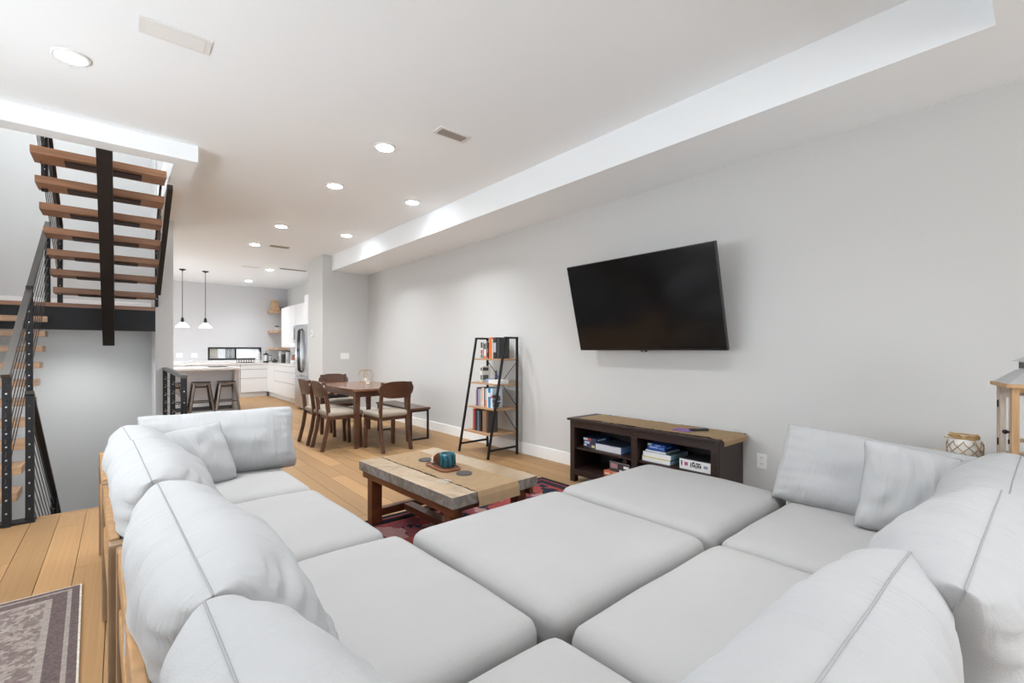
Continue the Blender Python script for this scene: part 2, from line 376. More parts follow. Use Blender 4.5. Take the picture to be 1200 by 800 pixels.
# ------------------------------------------------------------------ ceiling vents
def vent(x, y, sx, sy, label, mf, ms, nsl, rz=0):
    t = thing('ceiling_vent', label, 'vent', (x, y, ZC), rz, 'ceiling air vents')
    fr = .022
    part('frame', mf, t, (-sx/2, sx/2, -sy/2, -sy/2+fr, -.008, -.001), (-sx/2, sx/2, sy/2-fr, sy/2, -.008, -.001), (-sx/2, -sx/2+fr*1.4, -sy/2+fr, sy/2-fr, -.008, -.001), (sx/2-fr*1.4, sx/2, -sy/2+fr, sy/2-fr, -.008, -.001))
    part('duct', 'vent_dark' if ms != 'vent_white' else 'gap_shade', t, (-sx/2+fr, sx/2-fr, -sy/2+fr, sy/2-fr, -.002, -.0005))
    iy = sy-2*fr
    for i in range(nsl):
        yy = -iy/2+(i+.5)*iy/nsl
        M = Matrix.Translation((0, yy, -.009)) @ Matrix.Rotation(R(-22), 4, 'X')
        B().box(-sx/2+fr*1.4, sx/2-fr*1.4, -iy/nsl*.40, iy/nsl*.40, -.001, .001, 0, M).out('slat', ms, t)
vent(.245, 3.23, .33, .155, 'long white slotted vent beside the recessed light over the stairs', 'vent_white', 'vent_white', 5)
vent(2.095, 3.23, .30, .135, 'small grey slatted vent beyond the first pair of recessed lights', 'vent_white', 'vent_bronze', 5)
vent(2.11, 8.69, .30, .13, 'bronze slatted vent above the dining table', 'vent_bronze', 'vent_bronze', 4)
vent(2.15, 11.2, .34, .13, 'pale flush vent on the kitchen side of the bronze vent', 'vent_white', 'vent_white', 4)
vent(2.95, 11.0, .55, .11, 'long narrow grey vent next to the fridge wall', 'vent_bronze', 'vent_bronze', 3)

# ================================================================== stairs
def flight_tread(parent, x0, x1, y, z, depth, m, plate=True, th=.062):
    t = B().box(x0, x1, y, y+depth, z-th, z, .003).out('tread', m, parent)
    if plate: part('plate', 'steel_brown', t, (x0+.20*(x1-x0)+.02, x1-.20*(x1-x0)+.0, y+.07, y+depth-.06, z-th-.012, z-th+.001))
    return t
st = thing('stair_flight', 'upper stair flight of brown treads on one flat dark steel beam', 'stairs', (-.1, 7.2, 1.8)); ox, oy, oz = -.1, 7.2, 1.8
def loc(o): return o  # parts below are written in world units and moved into the parent's frame
def reloc(root):
    for ch in root.children: ch.location = (-root.location.x, -root.location.y, -root.location.z)
for k in range(7): flight_tread(st, -.56, .338, 7.16-.29*k, 1.964+.164*k, .285, 'tread_wood')
SL = .164/.29
def zs(y): return 1.86+(7.3-y)*SL
b = B(); pts = [(5.06, zs(5.06)), (7.30, zs(7.30)), (7.30, 1.35), (7.10, 1.315), (5.06, 2.905)]
b.prism(pts, -.148, -.045, Matrix(((0, 0, 1, 0), (1, 0, 0, 0), (0, 1, 0, 0), (0, 0, 0, 1)))); b.out('stringer', 'steel_brown', st); reloc(st)
lf = thing('stair_flight', 'lower stair flight rising from the floor to the landing', 'stairs', (-1.1, 6.2, 0))
for k in range(1, 11): flight_tread(lf, -1.62, -.605, 7.42-.222*k, 1.8-.164*k, .27, 'tread_pale', False)
b = B(); b.prism([(5.0, -.05), (5.25, -.05), (7.32, 1.42), (7.32, 1.68), (5.0, .05)], -1.16, -1.05, Matrix(((0, 0, 1, 0), (1, 0, 0, 0), (0, 1, 0, 0), (0, 0, 0, 1)))); b.out('stringer', 'steel_brown', lf); reloc(lf)
ld = thing('stair_landing', 'stair landing with oak top and deep black steel edge beam', 'landing', (-.6, 7.85, 1.5))
part('deck', 'tread_wood', ld, (XL, .343, 7.30, YS-.0005, 1.755, 1.80)); part('edge_beam', 'steel_black', ld, (XL, .343, 7.31, 7.37, 1.51, 1.755)); part('soffit_panel', 'paint', ld, (XL, .343, 7.37, YS-.0005, 1.63, 1.66)); part('beam_flange', 'steel_brown', ld, (XL, .343, 7.29, 7.37, 1.497, 1.512)); reloc(ld)
BOLT = B().cyl((0, -.008, 0), (0, .001, 0), .0055, seg=8).mesh('bolt'); BOLT.materials.append(MATS['steel_side'])
def railing(label, X, posts, rail, ncab, gap=.095, mrail='rail_top', bolts=True, w=.045, rw=.048, first=.10, extra=None, name='stair_railing'):
    """posts: (y, z0, z1) ; rail: list of (y, z)"""
    t = thing(name, label, 'railing', (X, posts[0][0], posts[0][1]))
    b = B()
    for (y0, z0), (y1, z1) in zip(rail, rail[1:]): b.bar((X, y0, z0), (X, y1, z1), rw, .03, .003)
    b.out('handrail', mrail, t)
    for y, z0, z1 in posts:
        p = B().box(X-w/2, X+w/2, y-w/2, y+w/2, z0, z1, .002).out('post', 'steel_black', t)
        n = int((z1-z0-.1)/gap)
        if bolts:
            for i in range(n):
                bo_ = bpy.data.objects.new('bolt', BOLT); COL.objects.link(bo_); bo_.parent = p; bo_.location = (X, y-w/2, z0+first+i*gap)
    for i in range(ncab):
        dz = -gap*(i+1); pts = [(X, y, z+dz) for y, z in rail]
        B().tube(pts, .0035, 5).out('cable', 'cable', t)
    if extra: extra(t)
    reloc(t); return t
railing('steel cable railing along the inner side of the lower stair flight', -.615, [(4.86, 0, 1.10), (5.95, .75, 1.84), (7.33, 1.80, 2.68)], [(4.80, 1.08), (7.36, 2.70)], 8)
def down_extra(t): part('base_plate', 'steel_black', t, (-1.2, -.475, 4.86, 4.965, 0, .018))
railing('steel cable railing running down into the lower stairwell', -.505, [(4.91, 0, .95), (6.55, -1.0, -.18)], [(4.88, .955), (7.6, -.93)], 8, mrail='steel_brown', extra=down_extra)
railing('steel cable railing along the outer left side of the upper stair flight', -.515, [(7.33, 1.80, 2.68), (5.92, 2.70, 3.46)], [(7.36, 2.67), (5.3, 2.67+2.06*SL)], 8, mrail='steel_brown')
def right_extra(t): B().bar((.362, 5.40, 2.80), (.362, 7.12, 1.96), .045, .06, .002).out('bottom_rail', 'steel_brown', t)
railing('steel cable railing against the wall end beside the upper stair flight', .352, [(7.26, 1.80, 2.66)], [(7.28, 2.67), (6.45, 2.67+.83*SL)], 7, mrail='steel_brown', extra=right_extra, w=.035, rw=.025)
railing('black post guard rail along the floor edge of the stair opening', .435, [(5.01, 0, 1.02), (6.15, 0, 1.02), (7.24, 0, 1.02)], [(4.98, 1.03), (7.30, 1.03)], 9, gap=.1)

# ================================================================== television
tv = thing('television', 'large black flat screen tilted down on the long wall', 'television', (3.77, 2.394, 1.67))
W_, H_ = 1.50, .848; tilt = math.atan2(.21, .82)
TM = Matrix.Translation((3.595-3.77, 0, 1.262-1.67)) @ Matrix.Rotation(-tilt, 4, 'Y')      # local: y width, z height, -x front
B().box(0, .035, -W_/2, W_/2, 0, H_, .004, TM).out('housing', 'bezel', tv)
B().box(-.0015, .002, -W_/2+.008, W_/2-.008, .016, H_-.008, 0, TM).out('screen', 'screen', tv)
B().box(-.006, .004, -.03, .03, -.012, .006, 0, TM).out('logo_tab', 'bezel', tv); B().box(-.0075, -.005, -.014, .014, -.008, .0, 0, TM).out('logo', 'steel', tv)
B().box(.035, .075, -.45, .45, .08, .5, .01, TM).out('rear_cover', 'bezel', tv)
mb = B().box(-.022, 0, -.25, .25, -.25, .25); mb.bar((-.012, -.15, .0), (-.14, -.15, .02), .03, .06, 0, (0, 1, 0)); mb.bar((-.012, .15, 0), (-.14, .15, .02), .03, .06, 0, (0, 1, 0)); mb.out('wall_mount', 'iron', tv)

# ================================================================== media console
X0, X1, Y0, Y1, H1 = 3.335, 3.76, 1.60, 3.05, .61
ms = thing('media_console', 'dark espresso media console with open cubbies on the long wall', 'media console', ((X0+X1)/2, (Y0+Y1)/2, 0))
part('top', 'espresso', ms, (X0-.02, X1, Y0-.025, Y1+.025, H1-.022, H1), bev=.003)
for y in (Y0, Y1-.035): part('side_panel', 'espresso', ms, (X0+.03, X1, y, y+.035, .06, H1-.022))
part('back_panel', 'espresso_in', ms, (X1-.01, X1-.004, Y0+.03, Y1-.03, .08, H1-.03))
part('bottom_shelf', 'espresso', ms, (X0+.02, X1-.01, Y0+.035, Y1-.035, .105, .125))
part('divider', 'espresso', ms, (X0+.025, X1-.01, 2.305, 2.335, .125, H1-.022))
for a, c in ((Y0+.035, 2.305), (2.335, Y1-.035)): part('shelf', 'espresso', ms, (X0+.02, X1-.012, a, c, .315, .333))
fr = .052
for y0, y1 in ((Y0, Y0+fr), (2.29, 2.35), (Y1-fr, Y1)): part('stile', 'espresso', ms, (X0, X0+.022, y0, y1, .125, H1-.085), bev=.002)
part('top_rail', 'espresso', ms, (X0, X0+.022, Y0, Y1, H1-.085, H1-.022)); part('bottom_rail', 'espresso', ms, (X0, X0+.022, Y0, Y1, .07, .125))
for y in (Y0, Y1-.055):
    for xx in (X0, X1-.06): part('foot', 'espresso', ms, (xx, xx+.055, y, y+.055, 0, .075))
for y in (1.83, 2.45): B().cyl((X0+.05, y, .285), (X0+.06, y, .285), .022, seg=16).out('cable_grommet', 'gunmetal_dark', ms)
reloc(ms)
def ragged(x0, x1, y0, y1, amp, step, seed, drop=None):
    rnd = random.Random(seed); pts = []
    n = max(2, int((y1-y0)/step)); k = max(2, int((x1-x0)/step))
    for i in range(n): pts.append((x0+rnd.uniform(-amp, amp), y0+(y1-y0)*i/n))
    for i in range(k): pts.append((x0+(x1-x0)*i/k, y1+rnd.uniform(-amp, amp)))
    for i in range(n): pts.append((x1+rnd.uniform(-amp, amp), y1-(y1-y0)*i/n))
    for i in range(k): pts.append((x1-(x1-x0)*i/k, y0+rnd.uniform(-amp, amp)))
    return pts
pr = thing('paper_runner', 'torn kraft paper runner with dark singed edges on the media console', 'runner', (3.55, 2.3, H1))
def sheet(name, m, parent, x0, x1, y0, y1, z, amp, seed, over=0, th=.0015):
    """a long strip of paper with ragged long edges whose near end (y0) hangs over by `over`"""
    rnd = random.Random(seed); bm = bmesh.new(); n = 46; cols = []
    for i in range(n+1):
        s = i/n*(y1-y0+over)-over; zz = z; yy = y0+s
        if s < 0:
            yy = y0-.012-.15*abs(s); zz = z+s
            if s > -.012: yy, zz = y0+s, z-.5*abs(s)
        a = x0+rnd.uniform(-amp, amp); c = x1+rnd.uniform(-amp, amp); row = []
        for j in range(5): row.append((a+(c-a)*j/4, yy, zz+.0008*math.sin(i*1.7+j)))
        cols.append(row)
    top = [[bm.verts.new(p) for p in r] for r in cols]
    for a, c in zip(top, top[1:]):
        for j in range(4): bm.faces.new((a[j], a[j+1], c[j+1], c[j]))
    bmesh.ops.solidify(bm, geom=bm.faces[:], thickness=th)
    bb = B(); bb.bm.free(); bb.bm = bm; return bb.out(name, m, parent, False)
sheet('paper', 'kraft', pr, 3.350-3.55, 3.735-3.55, Y0-2.3-.03, Y1-2.3-.08, .0045, .019, 3, .05)
sheet('singed_edge', 'burnt', pr, 3.338-3.55, 3.742-3.55, Y0-2.3, Y1-2.3-.07, .002, .016, 9, 0)

def gamebox(name, label, x0, x1, y0, y1, z0, z1, faces, rz=0, cat='board game'):
    """front faces -X. faces: dict base/front/side/top -> colour"""
    t = thing(name, label, cat, ((x0+x1)/2, (y0+y1)/2, z0), rz)
    hx, hy, h = (x1-x0)/2, (y1-y0)/2, z1-z0
    part('box', paint(faces['base']), t, (-hx, hx, -hy, hy, 0, h), bev=.0015)
    if 'front' in faces: part('front_print', paint(faces['front']), t, (-hx-.0008, -hx, -hy+.002, hy-.002, .002, h-.002))
    if 'side' in faces: part('side_print', paint(faces['side']), t, (-hx+.002, hx-.002, -hy-.0008, -hy, .002, h-.002))
    if 'top' in faces: part('lid_print', paint(faces['top']), t, (-hx+.003, hx-.003, -hy+.003, hy-.003, h, h+.0008))
    for (c, a0, a1, b0, b1) in faces.get('marks', []):   # printed marks on the front, fractions of width (from the viewer's left) and height
        part('print_mark', paint(c), t, (-hx-.0016, -hx-.0008, hy-2*hy*a1, hy-2*hy*a0, h*b0, h*b1))
    for (c, a0, a1, b0, b1) in faces.get('smarks', []):
        part('print_mark', paint(c), t, (-hx+2*hx*a0, -hx+2*hx*a1, -hy-.0016, -hy-.0008, h*b0, h*b1))
    return t
Wh = (.80, .80, .80); Bl = (.02, .10, .42)
zs1 = .333
gamebox('game_box', 'small dark blue and red game box in the upper left cubby of the console', 3.42, 3.62, 2.80, 2.955, zs1+.001, zs1+.095, dict(base=(.012, .03, .09), front=(.05, .05, .09), side=(.02, .09, .32), marks=[(Wh, .02, .35, .74, .92), ((.55, .10, .08), .38, .62, .7, .95), ((.45, .55, .75), .1, .5, .38, .62), ((.6, .55, .3), .66, .9, .05, .3), (Wh, .05, .25, .14, .3)], smarks=[((.25, .5, .8), .05, .6, .3, .55), (Wh, .1, .7, .75, .88)]))
gamebox('game_box', 'flat pale grey game box with a dark lid in the console cubby', 3.40, 3.66, 2.50, 2.79, zs1+.001, zs1+.062, dict(base=(.10, .13, .22), front=(.62, .63, .68), side=(.16, .32, .68), top=(.03, .045, .08), marks=[((.3, .3, .33), .55, .8, .88, .98)]))
gamebox('game_box', 'flat orange game box at the bottom of the console', 3.37, 3.60, 2.43, 2.67, .126, .172, dict(base=(.55, .17, .08), front=(.56, .15, .06), marks=[((.7, .5, .4), .05, .3, .3, .7), ((.75, .35, .1), .42, .8, .25, .8), ((.5, .5, .45), .85, 1, .3, .8)]))
gamebox('game_box', 'dark game box with blue side lying on the orange one', 3.39, 3.62, 2.40, 2.62, .1725, .262, dict(base=(.03, .03, .035), front=(.05, .04, .045), side=(.02, .10, .30), top=(.02, .02, .025), marks=[((.35, .2, .2), .05, .4, .35, .85), (Wh, .7, .95, .5, .75), (Wh, .5, .62, .1, .3), (Wh, .75, .92, .12, .25), ((.3, .28, .28), 0, 1, .93, 1)], smarks=[((.1, .35, .6), .2, .6, .3, .8)]))
gamebox('game_box', 'white game box with a yellow stripe at the foot of the right cubby pile', 3.38, 3.66, 2.01, 2.27, zs1+.001, zs1+.042, dict(base=(.75, .78, .78), front=Wh, side=(.35, .60, .72), marks=[((.62, .55, .12), .02, .98, .80, 1.0)], smarks=[((.02, .16, .16), 0, .9, .75, 1)]))
gamebox('game_box', 'white game box with pale blue sides stacked above the yellow stripe', 3.385, 3.655, 2.005, 2.265, zs1+.0425, zs1+.078, dict(base=(.75, .78, .78), front=Wh, side=(.40, .64, .74), top=(.08, .14, .2)))
gamebox('game_box', 'thin white booklet box under the bright blue game box', 3.40, 3.62, 2.06, 2.25, zs1+.079, zs1+.093, dict(base=(.78, .80, .80), front=Wh, side=(.55, .72, .78)))
gamebox('game_box', 'bright blue game box on top of the white pile', 3.405, 3.60, 2.07, 2.235, zs1+.0935, zs1+.150, dict(base=(.015, .06, .28), front=(.02, .09, .42), side=(.02, .07, .30), marks=[((.6, .7, .4), .03, .25, .72, .95), ((.35, .5, .85), .12, .6, .35, .6), ((.3, .5, .9), .45, .75, .72, .85), ((.15, .3, .7), .66, .95, .3, .55)], smarks=[((.2, .4, .8), .1, .5, .4, .65)]))
gb = gamebox('game_box', 'white game box with black brush lettering beside the white pile', 3.375, 3.64, 1.668, 1.925, zs1+.001, zs1+.082, dict(base=(.10, .10, .11), front=Wh, top=(.03, .03, .035), marks=[((.02, .02, .02), .06, .10, .35, .8), ((.45, .08, .22), .17, .28, .4, .72), ((.02, .02, .02), .36, .39, .3, .72), ((.02, .02, .02), .41, .44, .34, .7), ((.02, .02, .02), .46, .51, .34, .62), ((.02, .02, .02), .53, .56, .26, .6), ((.02, .02, .02), .58, .63, .34, .62), ((.02, .02, .02), .65, .70, .34, .62), ((.02, .02, .02), .42, .50, .68, .82), ((.02, .02, .02), .53, .68, .66, .78), ((.25, .28, .35), .78, .90, .4, .65)]))
rm = thing('remote_control', 'black remote control lying on the kraft paper runner', 'remote', (3.56, 1.86, H1+.0065), R(-35))
part('body', 'charcoal', rm, (-.075, .075, -.021, .021, 0, .017), bev=.004); part('button_pad', paint((.08, .08, .085)), rm, (-.06, .055, -.014, .014, .017, .0185))
tag(B().prism([(-.05, -.07), (.05, -.06), (.045, .07), (-.055, .065)], 0, .006).out('card_packet', 'purple'), 'purple card packet beside the remote on the kraft paper', 'card packet').location = (3.48, 1.95, H1+.0065)

# ================================================================== ladder shelf with books
ls = thing('ladder_shelf', 'black metal ladder shelf with four oak boards against the wall', 'shelf', (3.46, 4.53, 0))
def xf(z): return 3.235+(3.50-3.235)*z/1.42
for yy in (4.235, 4.825):
    t = .024; b = B().bar((xf(0), yy, 0), (xf(1.42), yy, 1.415), t, t, .002, (0, 1, 0)); b.out('front_upright', 'iron', ls)
    part('back_upright', 'iron', ls, (3.668, 3.692, yy-t/2, yy+t/2, 0, 1.42), bev=.002); part('top_bar', 'iron', ls, (xf(1.41)-.012, 3.692, yy-t/2, yy+t/2, 1.40, 1.424), bev=.002)
    part('floor_bar', 'iron', ls, (xf(.1), 3.67, yy-.009, yy+.009, .085, .108))
SHZ = (.272, .566, .860, 1.158)
for z in SHZ: part('shelf_board', 'shelf_oak', ls, (xf(z)+.005, 3.690, 4.247, 4.813, z-.018, z), bev=.002)
for p, q in (((3.68, 4.82, 1.12), (3.68, 4.53, .86)), ((3.68, 4.24, 1.12), (3.68, 4.53, .86)), ((3.68, 4.53, .84), (3.68, 4.24, .58)), ((3.68, 4.53, .55), (3.68, 4.24, .28))): B().cyl(p, q, .005, seg=6).out('brace', 'iron', ls)
reloc(ls)
def book(label, y, z, th, h, col, spine=None, d=.14, marks=(), lean=0, x=None, group='books on the ladder shelf'):
    """upright book; spine faces -X; y = left (larger y) edge"""
    x = xf(z)+.07 if x is None else x
    t = thing('book', label, 'book', (x+d/2, y-th/2, z), 0, group); t.rotation_euler = (lean, 0, 0)
    part('pages', paint((.72, .68, .60)), t, (-d/2+.004, d/2-.002, -th/2+.002, th/2-.002, .002, h-.002))
    part('cover', paint(col), t, (-d/2, d/2, -th/2, -th/2+.0025, 0, h), (-d/2, d/2, th/2-.0025, th/2, 0, h), (-d/2, -d/2+.003, -th/2+.0025, th/2-.0025, 0, h))
    for c, a, e in marks:
        part('cover_print', paint(c), t, (-d/2+.012, d/2-.03, -th/2-.0008, -th/2, h*a, h*e))
        part('spine_print', paint(c), t, (-d/2-.0008, -d/2, -th/2+.003, th/2-.003, h*a, h*e))
    return t
z = SHZ[3]; K = (.02, .02, .022); OR = (.65, .15, .035)
book('white book with black and red print at the left end of the top shelf', 4.76, z+.0005, .040, .215, (.74, .72, .70), marks=[((.05, .05, .05), .62, .95), ((.45, .07, .05), .28, .5), ((.12, .12, .15), .02, .25)], d=.15)
book('white and grey book with an orange foot on the top shelf', 4.695, z+.0005, .048, .21, (.66, .66, .68), marks=[((.08, .08, .09), .55, .9), (OR, .0, .15)], d=.15)
book('black and orange book between white and orange spines on the top shelf', 4.632, z+.0005, .030, .205, (.03, .02, .02), marks=[((.45, .1, .04), .35, .6), (OR, .0, .1)], d=.15)
book('tall orange book on the top shelf', 4.585, z+.0005, .055, .262, OR, d=.16)
book('pale narrow book beside the tall orange one on the top shelf', 4.526, z+.0005, .018, .24, (.66, .62, .55), d=.15)
book('tall black book with pale print on the top shelf', 4.498, z+.0005, .055, .262, K, marks=[((.45, .45, .48), .3, .75)], d=.16)
book('black book at the right end of the top shelf', 4.43, z+.0005, .05, .25, (.03, .035, .035), d=.16)
z = SHZ[2]
book('white book with black print standing alone on the second board', 4.69, z+.0005, .036, .20, (.72, .70, .66), marks=[((.06, .06, .06), .72, .92), ((.1, .1, .1), .15, .45)], d=.13)
gamebox('small_box', 'small pale blue box on the second shelf board', xf(z)+.05, xf(z)+.13, 4.49, 4.55, z+.0005, z+.05, dict(base=(.25, .36, .55)), cat='box')
gamebox('book', 'thick white book lying flat on the second shelf board', xf(z)+.02, xf(z)+.18, 4.27, 4.46, z+.0005, z+.045, dict(base=(.72, .71, .69)), cat='book')
cm = thing('toy_figure', 'small dark blue figurine standing on the flat white book', 'figurine', (xf(z)+.1, 4.41, z+.046))
B().lathe([(.018, 0), (.020, .02), (.012, .035), (.017, .05), (.012, .075), (.006, .088)], 12).out('body', paint((.03, .045, .10)), cm, True); B().sphere((0, 0, .098), .013).out('head', paint((.03, .045, .10)), cm, True)
z = SHZ[1]; y = 4.715; i = 0
for lab, th, h, c, mk in (('thin lilac grey book at the left end of the third board', .018, .20, (.35, .30, .38), ()), ('dark plum book second from the lilac one on the third board', .026, .232, (.07, .05, .10), ()),
    ('lilac book between plum and grey spines on the third board', .026, .215, (.34, .27, .40), ()), ('grey book on the third board', .022, .222, (.32, .34, .36), ()), ('pale grey green book on the third board', .024, .212, (.45, .50, .48), ()),
    ('salmon pink book on the third board', .026, .235, (.70, .38, .28), [((.75, .6, .5), .1, .3)]), ('white paperback beside the black book on the third board', .020, .232, (.74, .72, .68), ()), ('black book closing the left group on the third board', .014, .238, K, ())):
    book(lab, y, z+.0005, th, h, c, marks=mk, d=.15); y -= th+.0015
y = 4.525
for lab, th, h, c, mk in (('grey green narrow book starting the right group on the third board', .018, .225, (.30, .36, .33), [(OR, 0, .4)]), ('salmon footed pale book on the third board', .022, .23, (.50, .55, .52), [((.7, .25, .15), 0, .4)]),
    ('white spined book on the third board', .022, .23, (.72, .72, .72), ()), ('blue book with white print on the third board', .045, .24, (.03, .20, .45), [((.7, .72, .75), .55, .75)]), ('pale blue and white book at the right of the third board', .04, .235, (.55, .66, .75), [((.6, .1, .1), .5, .6)])):
    book(lab, y, z+.0005, th, h, c, marks=mk, d=.15); y -= th+.0015
pl = thing('dark_ornament', 'dark bronze leafy ornament at the right end of the third board', 'ornament', (xf(z)+.09, 4.318, z+.0005))
rb = random.Random(5); b = B()
for i in range(14): b.sphere((rb.uniform(-.03, .03), rb.uniform(-.04, .04), .02+i*.0105), rb.uniform(.018, .028), 1, (1, 1, .8))
b.out('body', paint((.055, .045, .035)), pl, True); B().sphere((-.052, 0, .09), .008, 1).out('bead', 'chrome', pl)
z = SHZ[0]; y = 4.70
for lab, th, h, c, d in (('red book at the left end of the lowest board', .034, .262, (.55, .07, .045), .15), ('narrow dark brown book beside the red one on the lowest board', .022, .22, (.07, .05, .035), .14), ('dark blue black book on the lowest board', .040, .255, (.02, .025, .045), .15),
    ('slate blue book on the lowest board', .026, .245, (.16, .21, .29), .15), ('black book right of the slate blue one on the lowest board', .040, .25, (.018, .018, .022), .15)):
    book(lab, y, z+.0005, th, h, c, d=d); y -= th+.0015
book('tawny brown folder book on the lowest board', 4.50, z+.0005, .075, .262, (.26, .15, .085), d=.17); book('dark narrow notebook at the right end of the lowest board', 4.42, z+.0005, .03, .25, (.06, .05, .045), d=.15)

# ================================================================== dining set
TC = (2.68, 6.47); TW, TL = .90, 1.52
dt = thing('dining_table', 'walnut dining table with bowed edges and square tapered legs', 'table', (TC[0], TC[1], 0))
def bowed(w, l, bow, r, n=14):
    pts = []
    def side(ax, ay, cx, cy, nx, ny):
        for i in range(n): t = i/(n-1); bx = bow*4*t*(1-t); pts.append((ax+(cx-ax)*t+nx*bx, ay+(cy-ay)*t+ny*bx))
    a, c = w/2-bow, l/2-bow
    side(a, -c+r, a, c-r, 1, 0); side(a-r, c, -a+r, c, 0, 1); side(-a, c-r, -a, -c+r, -1, 0); side(-a+r, -c, a-r, -c, 0, -1); return pts
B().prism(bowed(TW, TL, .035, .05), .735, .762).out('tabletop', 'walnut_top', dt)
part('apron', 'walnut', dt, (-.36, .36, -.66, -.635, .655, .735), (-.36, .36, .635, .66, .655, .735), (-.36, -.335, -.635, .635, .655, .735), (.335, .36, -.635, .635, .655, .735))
for sx in (-1, 1):
    for sy in (-1, 1):
        b = B(); x, y = sx*.355, sy*.655
        g = [(x-.035, y-.035), (x+.035, y-.035), (x+.035, y+.035), (x-.035, y+.035)]; h = [(x+sx*.012-.022, y+sy*.012-.022), (x+sx*.012+.022, y+sy*.012-.022), (x+sx*.012+.022, y+sy*.012+.022), (x+sx*.012-.022, y+sy*.012+.022)]
        lo = [b.bm.verts.new((*p, 0)) for p in h]; hi = [b.bm.verts.new((*p, .735)) for p in g]
        b.bm.faces.new(lo[::-1]); b.bm.faces.new(hi)
        for i in range(4): b.bm.faces.new((lo[i], lo[(i+1) % 4], hi[(i+1) % 4], hi[i]))
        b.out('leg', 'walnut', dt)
def make_chair():
    t = thing('dining_chair', '', 'chair')
    # faces +Y, back at -Y
    part('seat_frame', 'walnut', t, (-.215, .215, -.20, .22, .385, .425), bev=.006)
    b = B(); n = 10
    bm = b.bm; me = cushion_bm(.45, .45, .062, .028, .016); bmesh.ops.transform(me, matrix=Matrix.Translation((0, .005, .455)), verts=me.verts); b.bm.free(); b.bm = me
    b.out('seat_pad', 'seat_cream', t, True)
    for s in (-1, 1):
        B().bar((s*.19, .185, .40), (s*.198, .20, 0), .042, .042, .004).out('leg', 'walnut', t)
        q = B(); pts = [(-.29, 0), (-.235, .22), (-.205, .42), (-.225, .62), (-.275, .86)]
        for (y0, z0), (y1, z1) in zip(pts, pts[1:]): q.bar((s*.19, y0, z0), (s*.19, y1, z1+.004), .034, .045, .004)
        q.out('back_leg', 'walnut', t)
    # curved backrest panel with rounded ends
    b = B(); rows = []; NX = 24
    for i in range(NX+1):
        u = -math.cos(math.pi*i/NX); x = u*.235; yb = -.262+.0-.035*(1-u*u); hh = .105*max(0, 1-abs(u)**3.2)**.5 if abs(u) < 1 else 0
        rows.append((x, yb, .772-hh*1.0, .772+max(hh, .0)*.95))
    fr_, bk = [], []
    for x, y, z0, z1 in rows:
        lean = lambda z: -(z-.77)*.2
        fr_.append([b.bm.verts.new((x, y+.012+lean(z), z)) for z in (z0-.004, .772, z1+.004)]); bk.append([b.bm.verts.new((x, y-.012+lean(z), z)) for z in (z0-.004, .772, z1+.004)])
    for A in (fr_, bk):
        for p, q in zip(A, A[1:]):
            for j in range(2): b.bm.faces.new((p[j], q[j], q[j+1], p[j+1]))
    for j in (0, 2):
        for i in range(NX): b.bm.faces.new((fr_[i][j], fr_[i+1][j], bk[i+1][j], bk[i][j]))
    for i in (0, NX):
        for j in range(2): b.bm.faces.new((fr_[i][j], fr_[i][j+1], bk[i][j+1], bk[i][j]))
    b.out('backrest', 'walnut', t, 'auto')
    return t
def cushion_bm(w, d, h, r, puff, n=12, seed=0, wob=0):
    bm = bmesh.new(); bmesh.ops.create_cube(bm, size=2); bmesh.ops.subdivide_edges(bm, edges=bm.edges[:], cuts=n, use_grid_fill=True)
    hx, hy, hz = w/2, d/2, h/2
    for v in bm.verts:
        u = v.co.copy()
        # concentrate loops near the rim
        f = lambda t: math.copysign(abs(t)**.6, t)
        p = Vector((f(u.x)*hx, f(u.y)*hy, u.z*hz)); q = Vector((max(-hx+r, min(hx-r, p.x)), max(-hy+r, min(hy-r, p.y)), max(-hz+r, min(hz-r, p.z))))
        dd = p-q
        if dd.length > 1e-6: p = q+dd.normalized()*r
        k = max(0, 1-(p.x/hx)**2)**.7*max(0, 1-(p.y/hy)**2)**.7
        if p.z > 0: p.z += puff*k
        if wob: p += Vector((noise.noise(p*3+Vector((seed, 0, 0))), noise.noise(p*3+Vector((0, seed, 5))), .7*noise.noise(p*4+Vector((0, 9, seed)))))*wob
        v.co = p
    return bm
ch = make_chair()
for i, (x, y, rz, lab) in enumerate(((2.63, 5.60, R(2), 'walnut dining chair at the table end, its back turned to the sofa'), (2.20, 6.075, R(-90), 'walnut dining chair on the open long side, nearer the sofa'),
    (2.18, 6.585, R(-90), 'walnut dining chair on the open long side, nearer the fridge'), (2.66, 7.36, R(180), 'walnut dining chair at the table end, facing the sofa'))):
    c = ch if i == 0 else copy_tree(ch)
    c.location = (x, y, 0); c.rotation_euler = (0, 0, rz); tag(c, lab, 'chair', 'dining chairs round the walnut table')
bn = thing('bench', 'wooden bench with black metal loop legs between table and wall', 'bench', (3.22, 6.33, 0))
part('seat_board', 'walnut', bn, (-.16, .16, -.56, .56, .42, .452), bev=.004)
for y in (-.53, .53):
    b = B(); s = .024
    b.box(-.145, -.145+s, y-s/2, y+s/2, 0, .42).box(.145-s, .145, y-s/2, y+s/2, 0, .42).box(-.145+s, .145-s, y-s/2, y+s/2, 0, s).box(-.145+s, .145-s, y-s/2, y+s/2, .42-s, .42); b.out('loop_leg', 'iron', bn)
gd = thing('wire_lantern', 'small gold geometric wire candle holder on the dining table', 'candle holder', (2.96, 7.05, .763), R(20))
V = [(-.055, -.055, 0), (.055, -.055, 0), (.055, .055, 0), (-.055, .055, 0)]; U = [(-.10, -.07, .11), (.08, -.09, .12), (.10, .07, .12), (-.07, .09, .11)]; Tt = [(-.05, -.05, .18), (.06, -.05, .185), (.06, .05, .185), (-.05, .05, .18)]
